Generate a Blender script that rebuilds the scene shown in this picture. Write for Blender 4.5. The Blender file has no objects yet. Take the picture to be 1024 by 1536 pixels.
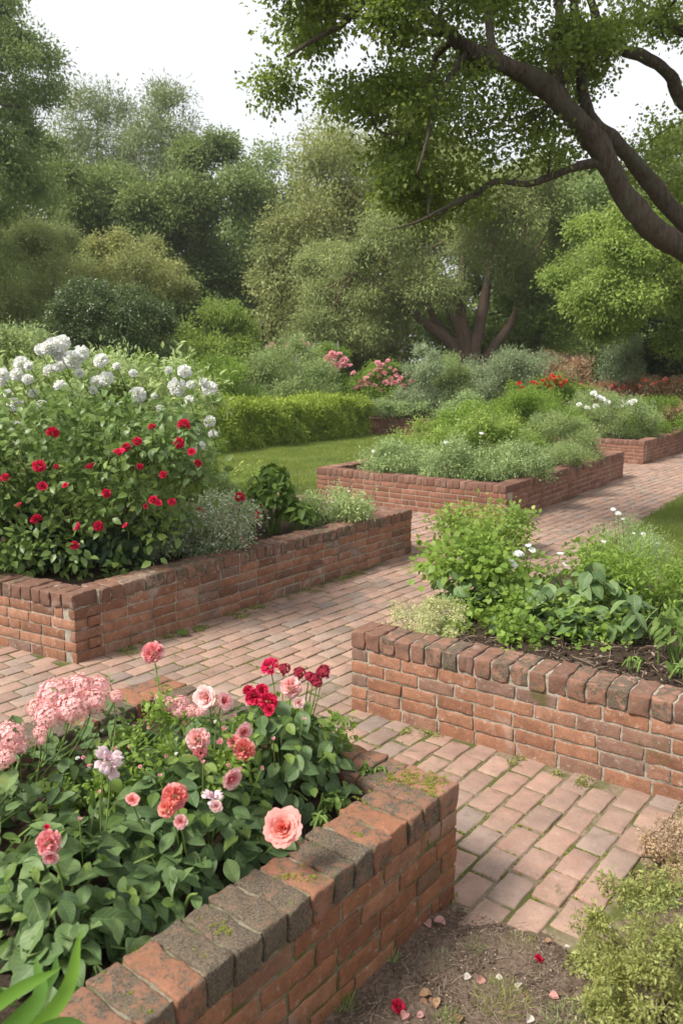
EXPO=0.66
import bpy, math, random
import numpy as np
R = np.random.default_rng(7)
random.seed(7)
C = bpy.context.scene.collection
PI = math.pi
H, F, TH = 1.9, 1208.0, math.radians(10.23)
CT, ST = math.cos(TH), math.sin(TH)
D1 = np.array([.616, .788]); D2 = np.array([-.788, .616])

# ---------- where a point of the photograph lies in the garden ----------
def ray(px, py):
    u = (px - 512) / F; v = (768 - py) / F
    return np.array([u, CT + v * ST, -ST + v * CT])
def at(px, py, Y):
    d = ray(px, py); return np.array([0, 0, H]) + d * (Y / d[1])
def atz(px, py, z):
    d = ray(px, py); return np.array([0, 0, H]) + d * ((z - H) / d[2])
def nrm(a):
    return a / np.maximum(np.linalg.norm(a, axis=-1, keepdims=True), 1e-9)

# ---------- mesh collector ----------
class MB:
    def __init__(s):
        s.V = []; s.F = []; s.N = []; s.A = {}; s.n = 0
    def add(s, verts, faces, counts, **attrs):
        verts = np.asarray(verts, dtype=np.float32).reshape(-1, 3)
        s.V.append(verts); s.F.append(np.asarray(faces, dtype=np.int32).ravel() + s.n)
        s.N.append(np.asarray(counts, dtype=np.int32).ravel())
        attrs.setdefault('v', 0.5)
        for k, a in attrs.items():
            a = np.broadcast_to(np.asarray(a, dtype=np.float32), (len(verts),))
            s.A.setdefault(k, []).append((s.n, a))
        s.n += len(verts)
    def build(s, name, mat, parent=None, smooth=True, origin=None):
        me = bpy.data.meshes.new(name)
        V = np.concatenate(s.V) if s.V else np.zeros((0, 3), np.float32)
        o0 = np.zeros(3) if origin is None else np.asarray(origin)
        V = V - o0.astype(np.float32)
        Fx = np.concatenate(s.F); N = np.concatenate(s.N)
        me.vertices.add(len(V)); me.vertices.foreach_set('co', V.ravel())
        me.loops.add(len(Fx)); me.loops.foreach_set('vertex_index', Fx)
        me.polygons.add(len(N))
        st = np.concatenate([[0], np.cumsum(N)[:-1]]).astype(np.int32)
        me.polygons.foreach_set('loop_start', st); me.polygons.foreach_set('loop_total', N)
        me.polygons.foreach_set('use_smooth', np.full(len(N), smooth))
        for k, lst in s.A.items():
            arr = np.zeros(len(V), np.float32)
            for n0, a in lst: arr[n0:n0 + len(a)] = a
            at_ = me.attributes.new(k, 'FLOAT', 'POINT'); at_.data.foreach_set('value', arr)
        me.materials.append(mat); me.update(calc_edges=True)
        o = bpy.data.objects.new(name, me); C.objects.link(o)
        if parent is not None: o.parent = parent
        elif origin is not None: o.location = o0
        return o

def tag(o, label=None, cat=None, group=None, kind=None):
    if label: o['label'] = label
    if cat: o['category'] = cat
    if group: o['group'] = group
    if kind: o['kind'] = kind
    return o
def empty(name, loc, label, cat, group=None):
    o = bpy.data.objects.new(name, None); C.objects.link(o)
    o.location = [float(c) for c in loc]; o.empty_display_size = .1
    return tag(o, label, cat, group)

# ---------- templates: (verts, flat faces, counts, extra attrs) ----------
def T(verts, polys, **a):
    return (np.array(verts, float), np.array([i for p in polys for i in p]), np.array([len(p) for p in polys]), a)
def leaf4(w=.55, fold=.12, droop=.1):
    return T([(0, 0, 0), (w / 2, .45, fold), (0, 1, -droop), (-w / 2, .45, fold)], [(0, 1, 2), (0, 2, 3)])
def leaf8(w=.6, fold=.08, droop=.18):
    return T([(0, 0, 0), (0, .33, .02), (0, .68, -.02 - droop * .3), (0, 1, -droop),
              (w / 2, .36, fold), (w * .4, .68, fold * .6 - droop * .3), (-w / 2, .36, fold), (-w * .4, .68, fold * .6 - droop * .3)],
             [(0, 4, 1), (0, 1, 6), (1, 4, 5, 2), (1, 2, 7, 6), (2, 5, 3), (2, 3, 7)])
def leafbig(w=.62, nu=6, nv=9, droop=.3, fold=.14, wave=.025, heart=0., seed=0, serr=0., pk=.42):
    rr = np.random.default_rng(seed); ph = rr.uniform(0, 6, 4)
    V = []; lu = []; lv = []
    for j in range(nv + 1):
        t = j / nv
        # outline: widest at pk, pointed tip
        a = t / pk if t < pk else (1 - t) / (1 - pk)
        hw = w / 2 * (math.sin(min(a, 1) * PI / 2) ** (.75 if t < pk else .9))
        for i in range(nu + 1):
            s = i / nu * 2 - 1
            x = s * hw * (1 + serr * math.sin(j * 2.6 + s) * abs(s))
            y = t - heart * abs(s) * (1 - t) * .35
            z = fold * abs(s) * hw * 1.6 - droop * t * t + wave * math.sin(9 * t + ph[0] + 1.5 * (s > 0)) * abs(s) + .008 * math.cos(t * 38 - abs(s) * 9) * min(1, 4 * a)
            V.append((x, y, z)); lu.append(s); lv.append(t)
    polys = []
    for j in range(nv):
        for i in range(nu):
            k = j * (nu + 1) + i; polys.append((k, k + 1, k + nu + 2, k + nu + 1))
    return T(V, polys, lu=np.array(lu), lv=np.array(lv))
def blade(w=.06, bend=.25, n=3):
    V = []; P = []
    for j in range(n):
        t = j / n; V += [(-w / 2 * (1 - t * .5), t, -bend * t * t), (w / 2 * (1 - t * .5), t, -bend * t * t)]
    V.append((0, 1, -bend)); 
    for j in range(n - 1): P.append((2 * j, 2 * j + 1, 2 * j + 3, 2 * j + 2))
    P.append((2 * n - 2, 2 * n - 1, 2 * n))
    return T(V, P)

def inst(mb, tpl, pos, D, N, s, v, sx=None):
    tv, tf, tc, ta = tpl
    pos = np.atleast_2d(pos); n = len(pos); m = len(tv)
    D = nrm(D); X = nrm(np.cross(D, N)); Z = np.cross(X, D)
    s = np.broadcast_to(s, (n,)).reshape(n, 1, 1)
    x = tv[None, :, 0:1] * (1 if sx is None else np.broadcast_to(sx, (n,)).reshape(n, 1, 1))
    V = pos[:, None, :] + s * (x * X[:, None, :] + tv[None, :, 1:2] * D[:, None, :] + tv[None, :, 2:3] * Z[:, None, :])
    Fi = (tf[None, :] + (np.arange(n) * m)[:, None]).ravel()
    vv = np.repeat(np.broadcast_to(v, (n,)), m)
    at_ = {k: np.tile(a, n) for k, a in ta.items()}
    mb.add(V.reshape(-1, 3), Fi, np.tile(tc, n), v=vv, **at_)

def catmull(P, n):
    P = np.asarray(P, float); out = []
    Q = np.vstack([2 * P[0] - P[1], P, 2 * P[-1] - P[-2]])
    for i in range(1, len(Q) - 2):
        for k in range(n):
            t = k / n
            out.append(.5 * (2 * Q[i] + (Q[i + 1] - Q[i - 1]) * t + (2 * Q[i - 1] - 5 * Q[i] + 4 * Q[i + 1] - Q[i + 2]) * t * t + (3 * Q[i] - Q[i - 1] - 3 * Q[i + 1] + Q[i + 2]) * t ** 3))
    out.append(Q[-2]); return np.array(out)
def tube(mb, P, r, seg=6, n=3, v=.5, rough=0.):
    P = np.asarray(P, float); r = np.broadcast_to(r, (len(P),)).astype(float)
    Q = catmull(np.hstack([P, r[:, None]]), n) if n > 1 else np.hstack([P, r[:, None]])
    c = Q[:, :3]; rad = np.maximum(Q[:, 3], .0003)
    t = nrm(np.gradient(c, axis=0)); up = np.array([.3, .2, .93]) if abs(t[0][2]) < .8 else np.array([1, .1, 0.])
    a = nrm(np.cross(t, up)); b = np.cross(t, a)
    ang = np.arange(seg) / seg * 2 * PI
    rr = rad[:, None] * (1 + (rough * R.normal(size=(len(c), seg)) if rough else 0)) * np.ones((1, seg))
    if rough > .025:
        kk = np.arange(len(c))[:, None]; rr = rr * (1 + .09 * np.sin(kk * .55 + ang[None, :] * 2 + R.uniform(0, 6)) + .06 * np.sin(kk * 1.3 + ang[None, :] * 3))
    V = c[:, None, :] + rr[:, :, None] * (np.cos(ang)[None, :, None] * a[:, None, :] + np.sin(ang)[None, :, None] * b[:, None, :])
    V = V.reshape(-1, 3); m = len(c); f = []
    for j in range(m - 1):
        for i in range(seg):
            f += [j * seg + i, j * seg + (i + 1) % seg, (j + 1) * seg + (i + 1) % seg, (j + 1) * seg + i]
    cnt = [4] * ((m - 1) * seg); f += [(m - 1) * seg + i for i in range(seg)]; cnt.append(seg)
    mb.add(V, f, cnt, v=v)

# ---------- materials ----------
def mat(name):
    m = bpy.data.materials.new(name); m.use_nodes = True
    nt = m.node_tree; nt.nodes.clear()
    return m, nt, nt.nodes, nt.links
class NB:
    """small node helper"""
    def __init__(s, name):
        s.m, s.t, s.n, s.l = mat(name)
        s.out = s.n.new('ShaderNodeOutputMaterial')
    def lk(s, a, b): s.l.new(a, b)
    def attr(s, name):
        a = s.n.new('ShaderNodeAttribute'); a.attribute_name = name; return a.outputs['Fac']
    def obj(s): return s.n.new('ShaderNodeTexCoord').outputs['Object']
    def geo(s): return s.n.new('ShaderNodeNewGeometry')
    def noise(s, scale, detail=4, rough=.6, vec=None, dist=0.):
        a = s.n.new('ShaderNodeTexNoise'); a.inputs['Scale'].default_value = scale; a.inputs['Detail'].default_value = detail
        a.inputs['Roughness'].default_value = rough; a.inputs['Distortion'].default_value = dist
        s.lk(vec if vec is not None else s.pos(), a.inputs['Vector']); return a.outputs['Fac']
    def pos(s):
        if not hasattr(s, '_p'): s._p = s.n.new('ShaderNodeNewGeometry').outputs['Position']
        return s._p
    def ramp(s, fac, stops, interp='LINEAR'):
        r = s.n.new('ShaderNodeValToRGB'); r.color_ramp.interpolation = interp
        e = r.color_ramp.elements
        while len(e) < len(stops): e.new(.5)
        for k, (p, c) in enumerate(stops):
            e[k].position = p; e[k].color = (c, c, c, 1) if isinstance(c, (int, float)) else (*c, 1)
        s.lk(fac, r.inputs[0]); return r.outputs[0]
    def mix(s, f, a, b, mode='MIX'):
        x = s.n.new('ShaderNodeMix'); x.data_type = 'RGBA'; x.blend_type = mode
        for sock, val in ((x.inputs[0], f), (x.inputs[6], a), (x.inputs[7], b)):
            if hasattr(val, 'is_linked') or hasattr(val, 'node'): s.lk(val, sock)
            elif isinstance(val, (int, float)):
                sock.default_value = val if sock == x.inputs[0] else (val, val, val, 1)
            else: sock.default_value = (*val, 1)
        return x.outputs[2]
    def math(s, op, a, b=0.):
        x = s.n.new('ShaderNodeMath'); x.operation = op
        for i, val in enumerate((a, b)):
            if hasattr(val, 'node'): s.lk(val, x.inputs[i])
            else: x.inputs[i].default_value = val
        return x.outputs[0]
    def bump(s, h, strength=.4, dist=.01):
        b = s.n.new('ShaderNodeBump'); b.inputs['Strength'].default_value = strength; b.inputs['Distance'].default_value = dist
        s.lk(h, b.inputs['Height']); return b.outputs[0]
    def pbr(s, col, rough=.8, spec=.3, normal=None, **k):
        p = s.n.new('ShaderNodeBsdfPrincipled')
        if hasattr(col, 'node'): s.lk(col, p.inputs['Base Color'])
        else: p.inputs['Base Color'].default_value = (*col, 1)
        if hasattr(rough, 'node'): s.lk(rough, p.inputs['Roughness'])
        else: p.inputs['Roughness'].default_value = rough
        p.inputs['Specular IOR Level'].default_value = spec
        if normal is not None: s.lk(normal, p.inputs['Normal'])
        for a, b in k.items(): p.inputs[a].default_value = b
        return p.outputs[0]
    def end(s, sh): s.lk(sh, s.out.inputs[0]); return s.m
    def transl(s, sh, col, fac):
        t = s.n.new('ShaderNodeBsdfTranslucent')
        if hasattr(col, 'node'): s.lk(col, t.inputs[0])
        else: t.inputs[0].default_value = (*col, 1)
        x = s.n.new('ShaderNodeMixShader'); x.inputs[0].default_value = fac
        s.lk(sh, x.inputs[1]); s.lk(t.outputs[0], x.inputs[2]); return x.outputs[0]

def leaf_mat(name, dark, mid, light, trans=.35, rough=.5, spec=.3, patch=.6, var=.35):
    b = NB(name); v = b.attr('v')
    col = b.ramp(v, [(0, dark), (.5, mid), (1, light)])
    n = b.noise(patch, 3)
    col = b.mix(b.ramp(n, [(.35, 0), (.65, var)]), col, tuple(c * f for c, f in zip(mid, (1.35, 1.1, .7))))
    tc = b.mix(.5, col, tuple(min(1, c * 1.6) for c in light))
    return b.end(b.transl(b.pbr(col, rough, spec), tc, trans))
def bigleaf_mat(name, dark, mid, light, trans=.22, rough=.5, spec=.32):
    b = NB(name); v = b.attr('v'); lu = b.attr('lu'); lv = b.attr('lv')
    col = b.ramp(v, [(0, dark), (.5, mid), (1, light)])
    au = b.math('ABSOLUTE', lu)
    midrib = b.ramp(au, [(0, 1.), (.07, .0)])
    ph = b.math('ADD', b.math('MULTIPLY', lv, 44.), b.math('MULTIPLY', au, -13.))
    side = b.ramp(b.math('SINE', ph), [(.0, 0.), (.86, 0.), (1., .8)])
    vein = b.math('MAXIMUM', midrib, side)
    nz = b.noise(60, 3); col = b.mix(b.ramp(nz, [(.3, 0.), (.75, .45)]), col, tuple(c * .65 for c in dark))
    col = b.mix(b.math('MULTIPLY', vein, .45), col, tuple(min(1, c * 1.5) for c in light))
    spots = b.ramp(b.noise(14, 2, .5), [(.70, 0.), (.76, .5)])
    col = b.mix(spots, col, (.20, .17, .05))
    hgt = b.math('SUBTRACT', b.math('MULTIPLY', nz, .5), vein)
    return b.end(b.transl(b.pbr(col, rough, spec, b.bump(hgt, .5, .002)), b.mix(.5, col, tuple(min(1, c * 1.5) for c in light)), trans))
def petal_mat(name, stops, trans=.4, bumps=True):
    b = NB(name); v = b.attr('v'); col = b.ramp(v, stops)
    n = b.noise(90, 3); col = b.mix(b.ramp(n, [(.3, 0.), (.7, .25)]), col, stops[0][1])
    return b.end(b.transl(b.pbr(col, .65, .15, b.bump(n, .25, .002)), col, trans))
def bark_mat(name, a, c):
    b = NB(name); p = b.pos()
    mp = b.n.new('ShaderNodeMapping'); mp.inputs['Scale'].default_value = (9, 9, 1.6); b.lk(p, mp.inputs[0])
    n = b.noise(3, 8, .78, mp.outputs[0], .8); n2 = b.noise(2.1, 5, .7)
    col = b.mix(b.ramp(n, [(.3, 0.), (.7, 1.)]), a, c); col = b.mix(b.ramp(n2, [(.48, 0.), (.62, .65)]), col, (.16, .16, .11))
    return b.end(b.pbr(col, .9, .15, b.bump(n, 1., .09)))

def brick_mat(name, stops, lichen=0., moss=.3, eff=.3, dust=0., dustcol=(.45, .36, .30), fine=1., stain=0.):
    stops = [(q, tuple(x * .92 for x in c)) for q, c in stops]
    b = NB(name); v = b.attr('v'); col = b.ramp(v, stops)
    n1 = b.noise(14, 5, .65); n2 = b.noise(130 * fine, 4, .7); n3 = b.noise(4.5, 5, .6); n4 = b.noise(38, 4, .7, dist=.5)
    col = b.mix(b.ramp(n1, [(.3, 0.), (.75, .65)]), col, tuple(c * .55 for c in stops[0][1]))
    col = b.mix(b.ramp(n2, [(.25, .5), (.5, 0.)]), col, (.055, .035, .028))
    col = b.mix(b.ramp(n2, [(.6, 0.), (.78, .35)]), col, (.50, .33, .24))
    if dust: col = b.mix(b.ramp(n3, [(.25, dust * .35), (.7, dust)]), col, dustcol)
    col = b.mix(b.ramp(n4, [(.58, 0.), (.74, eff)]), col, (.46, .41, .35))
    col = b.mix(b.ramp(b.noise(3.3, 4, .65, dist=.8), [(.60, 0.), (.74, eff * 1.1)]), col, (.36, .32, .27))
    if stain: col = b.mix(b.ramp(b.noise(1.7, 5, .65, dist=.5), [(.44, 0.), (.62, stain)]), col, (.15, .12, .095)); col = b.mix(b.ramp(b.noise(26, 3, .6), [(.66, 0.), (.72, stain)]), col, (.12, .09, .07))
    if lichen:
        lm = b.math('ADD', b.math('MULTIPLY', v, .22), b.math('ADD', b.math('MULTIPLY', n1, .52), b.math('MULTIPLY', n4, .72)))
        m = b.ramp(lm, [(.755 - lichen * .14, 0.), (.84 - lichen * .14, .93)])
        crust = b.mix(b.ramp(b.noise(150, 6, .85), [(.40, 0.), (.66, 1.)]), (.026, .021, .016), (.20, .165, .12))
        crust = b.mix(b.ramp(b.noise(22, 4, .7, dist=.6), [(.45, 0.), (.65, .55)]), crust, (.14, .105, .07))
        crust = b.mix(b.ramp(b.noise(260, 3, .7), [(.68, 0.), (.74, .8)]), crust, (.50, .47, .38))
        col = b.mix(m, col, crust)
    if moss:
        mm = b.ramp(b.noise(7, 5, .7, dist=.4), [(.64 - moss * .1, 0.), (.74 - moss * .1, .7)])
        col = b.mix(mm, col, (.085, .085, .025))
    h = b.math('ADD', b.math('MULTIPLY', n2, .6), b.math('ADD', n1, b.math('MULTIPLY', n4, .5)))
    return b.end(b.pbr(col, .88, .2, b.bump(h, .65, .006)))

M = {}
red = [(0, (.20, .075, .045)), (.35, (.30, .11, .06)), (.7, (.36, .15, .085)), (1, (.26, .12, .085))]
M['wall_near'] = brick_mat('weathered_orange_brick', [(0, (.17, .075, .042)), (.4, (.30, .125, .062)), (.8, (.37, .175, .095)), (1, (.21, .12, .08))], moss=.35, eff=.45)
M['coping_near'] = brick_mat('lichen_covered_brick', [(0, (.31, .14, .08)), (.4, (.25, .125, .08)), (1, (.18, .12, .085))], lichen=.60, moss=.35, eff=.15)
M['wall_mid'] = brick_mat('warm_red_brick', [(0, (.18, .09, .06)), (.35, (.33, .15, .085)), (.7, (.42, .21, .13)), (1, (.24, .15, .115))], moss=.2, eff=.75)
M['coping_mid'] = brick_mat('darker_red_coping_brick', [(0, (.19, .10, .07)), (.5, (.27, .14, .095)), (1, (.36, .20, .14))], moss=.25, eff=.5, lichen=.12)
M['wall_far'] = brick_mat('red_brick', [(0, (.20, .09, .06)), (.5, (.29, .125, .08)), (1, (.36, .17, .115))], moss=.1, eff=.35)
M['coping_far'] = brick_mat('brown_red_coping_brick', [(0, (.19, .095, .07)), (.5, (.26, .13, .095)), (1, (.34, .19, .14))], moss=.2, eff=.4)
M['paver'] = brick_mat('pinkish_paving_brick', [(0, (.19, .125, .10)), (.2, (.33, .165, .12)), (.5, (.40, .21, .15)), (.78, (.45, .26, .19)), (.9, (.35, .24, .195)), (1, (.17, .14, .135))], moss=.3, eff=.4, dust=.42, dustcol=(.45, .345, .28), stain=.42)

def mortar(name, a, c, mossy):
    b = NB(name); n = b.noise(60, 5, .7); n2 = b.noise(5, 4)
    col = b.mix(b.ramp(n, [(.3, 0.), (.7, 1.)]), a, c)
    col = b.mix(b.ramp(n2, [(.55 - mossy * .3, 0.), (.68 - mossy * .25, .9)]), col, (.07, .085, .02) if mossy > .3 else tuple(x * .5 for x in a))
    return b.end(b.pbr(col, .95, .1, b.bump(n, .8, .006)))
M['mortar'] = mortar('grey_mortar', (.22, .185, .14), (.42, .375, .31), .16)
M['mortar_mossy'] = mortar('mossy_mortar', (.14, .12, .08), (.27, .24, .18), .35)
M['joint'] = mortar('sandy_moss_joint', (.13, .10, .065), (.27, .215, .15), .38)

def soil_mat(name, a, c, d):
    b = NB(name); n = b.noise(9, 6, .7); n2 = b.noise(70, 5, .75); n3 = b.noise(1.3, 3)
    col = b.mix(b.ramp(n2, [(.3, 0.), (.68, 1.)]), a, c); col = b.mix(b.ramp(n, [(.5, 0.), (.7, .6)]), col, d)
    h = b.math('ADD', n2, b.math('MULTIPLY', n, 1.5))
    return b.end(b.pbr(col, .95, .1, b.bump(h, 1., .02)))
M['soil'] = soil_mat('dark_garden_soil', (.035, .024, .017), (.10, .07, .05), (.06, .045, .03))
M['dirt'] = soil_mat('dry_root_filled_dirt', (.075, .052, .038), (.31, .225, .17), (.19, .14, .105))
def grass_ground():
    b = NB('short_lawn'); n = b.noise(3, 5, .7); n2 = b.noise(90, 4, .8)
    col = b.mix(b.ramp(n, [(.35, 0.), (.65, 1.)]), (.15, .19, .05), (.24, .28, .085)); col = b.mix(b.ramp(n2, [(.35, .5), (.6, 0.)]), col, (.05, .07, .02))
    return b.end(b.pbr(col, .9, .1, b.bump(n2, 1., .03)))
M['lawn'] = grass_ground()
def ground_mat():
    b = NB('leafy_ground'); n = b.noise(.8, 5, .7); n2 = b.noise(20, 4, .8)
    col = b.mix(b.ramp(n, [(.35, 0.), (.65, 1.)]), (.05, .06, .02), (.09, .10, .035)); col = b.mix(b.ramp(n2, [(.35, .6), (.6, 0.)]), col, (.05, .035, .02))
    return b.end(b.pbr(col, .95, .1, b.bump(n2, 1., .05)))
M['ground'] = ground_mat()
M['bark'] = bark_mat('brown_ridged_bark', (.04, .03, .022), (.23, .175, .135))
M['bark_red'] = bark_mat('reddish_bark', (.13, .08, .058), (.36, .24, .18))
M['bark_dark'] = bark_mat('dark_bark', (.04, .032, .022), (.11, .09, .07))
M['twig'] = bark_mat('woody_stem', (.07, .06, .03), (.14, .11, .06))
b = NB('green_stem'); M['stem'] = b.end(b.pbr(b.ramp(b.attr('v'), [(0, (.07, .11, .025)), (1, (.16, .24, .05))]), .6, .3))
b = NB('dull_white_painted_wood'); nn = b.noise(25, 4); M['paintwood'] = b.end(b.pbr(b.mix(nn, (.42, .44, .44), (.62, .63, .62)), .7, .2))
# ================= light, sky, camera =================
w = bpy.data.worlds.new('World'); bpy.context.scene.world = w; w.use_nodes = True
nt = w.node_tree; nt.nodes.clear()
SUN_DIR = nrm(np.array([-.62, -.30, .80]))
sky = nt.nodes.new('ShaderNodeTexSky'); sky.sky_type = 'NISHITA'; sky.sun_disc = False
sky.sun_elevation = math.asin(SUN_DIR[2]); sky.sun_rotation = math.atan2(SUN_DIR[0], SUN_DIR[1])
tc = nt.nodes.new('ShaderNodeTexCoord'); no = nt.nodes.new('ShaderNodeTexNoise')
no.inputs['Scale'].default_value = 2.2; no.inputs['Detail'].default_value = 5; nt.links.new(tc.outputs['Generated'], no.inputs['Vector'])
cr = nt.nodes.new('ShaderNodeValToRGB'); cr.color_ramp.elements[0].position = .3; cr.color_ramp.elements[0].color = (.86, .88, .91, 1)
cr.color_ramp.elements[1].position = .7; cr.color_ramp.elements[1].color = (1, 1, 1, 1); nt.links.new(no.outputs['Fac'], cr.inputs[0])
mx = nt.nodes.new('ShaderNodeMix'); mx.data_type = 'RGBA'; mx.blend_type = 'MULTIPLY'; mx.inputs[0].default_value = 1
nt.links.new(cr.outputs[0], mx.inputs[6]); mx.inputs[7].default_value = (7.2, 7.25, 7.35, 1)
m2 = nt.nodes.new('ShaderNodeMix'); m2.data_type = 'RGBA'; m2.inputs[0].default_value = .93
nt.links.new(sky.outputs[0], m2.inputs[6]); nt.links.new(mx.outputs[2], m2.inputs[7])
bg = nt.nodes.new('ShaderNodeBackground'); bg.inputs[1].default_value = .1; nt.links.new(m2.outputs[2], bg.inputs[0])
wo = nt.nodes.new('ShaderNodeOutputWorld'); nt.links.new(bg.outputs[0], wo.inputs[0])
sl = bpy.data.lights.new('sun', 'SUN'); sl.energy = 4.3; sl.angle = math.radians(18); sl.color = (1, .95, .86)
so = bpy.data.objects.new('sun', sl); C.objects.link(so)
import mathutils
so.rotation_euler = mathutils.Vector(SUN_DIR).to_track_quat('Z', 'Y').to_euler(); so.location = (0, 0, 30)
cd = bpy.data.cameras.new('camera'); cam = bpy.data.objects.new('camera', cd); C.objects.link(cam)
cd.sensor_fit = 'VERTICAL'; cd.sensor_height = 36; cd.lens = 36 * F / 1536; cd.clip_end = 1000; cd.clip_start = .05
cam.location = (0, 0, H); cam.rotation_euler = (PI / 2 - TH, 0, 0)
cd.dof.use_dof = True; cd.dof.focus_distance = 4.2; cd.dof.aperture_fstop = 4.5
sc = bpy.context.scene; sc.camera = cam
sc.view_settings.view_transform = 'Standard'; sc.view_settings.look = 'None'; sc.view_settings.exposure = EXPO
sc.cycles.use_denoising = True; sc.cycles.max_bounces = 8; sc.cycles.transparent_max_bounces = 4
sc.cycles.diffuse_bounces = 4; sc.cycles.glossy_bounces = 2; sc.cycles.transmission_bounces = 4

# ================= bricks =================
def lattice(xs, ys, zs):
    nx, ny, nz = len(xs), len(ys), len(zs); idx = {}; V = []
    def g(i, j, k):
        if (i, j, k) not in idx: idx[(i, j, k)] = len(V); V.append((xs[i], ys[j], zs[k]))
        return idx[(i, j, k)]
    P = []
    for i in range(nx - 1):
        for j in range(ny - 1):
            P.append((g(i, j, 0), g(i, j + 1, 0), g(i + 1, j + 1, 0), g(i + 1, j, 0)))
            P.append((g(i, j, nz - 1), g(i + 1, j, nz - 1), g(i + 1, j + 1, nz - 1), g(i, j + 1, nz - 1)))
    for i in range(nx - 1):
        for k in range(nz - 1):
            P.append((g(i, 0, k), g(i + 1, 0, k), g(i + 1, 0, k + 1), g(i, 0, k + 1)))
            P.append((g(i, ny - 1, k), g(i, ny - 1, k + 1), g(i + 1, ny - 1, k + 1), g(i + 1, ny - 1, k)))
    for j in range(ny - 1):
        for k in range(nz - 1):
            P.append((g(0, j, k), g(0, j, k + 1), g(0, j + 1, k + 1), g(0, j + 1, k)))
            P.append((g(nx - 1, j, k), g(nx - 1, j + 1, k), g(nx - 1, j + 1, k + 1), g(nx - 1, j, k + 1)))
    return np.array(V, float), np.array(P).ravel(), np.full(len(P), 4)
_lc = {}
def brick(mb, c, ax, ay, dims, v, r=.006, detail=2, amp=.0022, rot=0., tilt=0.):
    """a worn brick: centre c, long axis ax, depth axis ay (unit xy vectors), rounded edges and an uneven skin"""
    key = (detail, tuple(round(d, 3) for d in dims), round(r, 4))
    if key not in _lc:
        co = []
        for d, k in zip(dims, (detail * 2 + 1, detail, detail)):
            h = d / 2; inner = list(np.linspace(-h + r, h - r, k + 2)) if detail > 0 else [-h + r, h - r]
            co.append([-h] + ([-h + r * .35] if detail > 1 else []) + inner + ([h - r * .35] if detail > 1 else []) + [h])
        V, f, n = lattice(*co)
        h = np.array(dims) / 2; q = np.clip(V, -h + r, h - r); dlt = V - q
        ln = np.linalg.norm(dlt, axis=1, keepdims=True); V = q + np.where(ln > 1e-9, dlt / np.maximum(ln, 1e-9) * r, 0)
        _lc[key] = (V, f, n)
    V, f, n = _lc[key]
    V = V.copy()
    if amp:
        ph = R.uniform(0, 6.28, (3, 3)); k = R.uniform(25, 70, (3, 3))
        for a in range(3):
            V[:, a] += amp * (np.sin(V @ k[a] + ph[a, 0]) + .6 * np.sin(V @ k[(a + 1) % 3] * 1.9 + ph[a, 1]))
    ca, sa = math.cos(rot), math.sin(rot)
    x = V[:, 0] * ca - V[:, 1] * sa; y = V[:, 0] * sa + V[:, 1] * ca; z = V[:, 2] + V[:, 0] * tilt
    W = np.empty_like(V); W[:, 0] = c[0] + x * ax[0] + y * ay[0]; W[:, 1] = c[1] + x * ax[1] + y * ay[1]; W[:, 2] = c[2] + z
    mb.add(W, f, n, v=v)
def slab(mb, a, b, nrm2, d0, d1, z0, z1):
    """box between plan points a and b, from d0 to d1 along the inward normal"""
    P = [a + nrm2 * d0, b + nrm2 * d0, b + nrm2 * d1, a + nrm2 * d1]
    V = [(p[0], p[1], z) for z in (z0, z1) for p in P]
    mb.add(V, [0, 3, 2, 1, 4, 5, 6, 7, 0, 1, 5, 4, 1, 2, 6, 5, 2, 3, 7, 6, 3, 0, 4, 7], [4] * 6)

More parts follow.
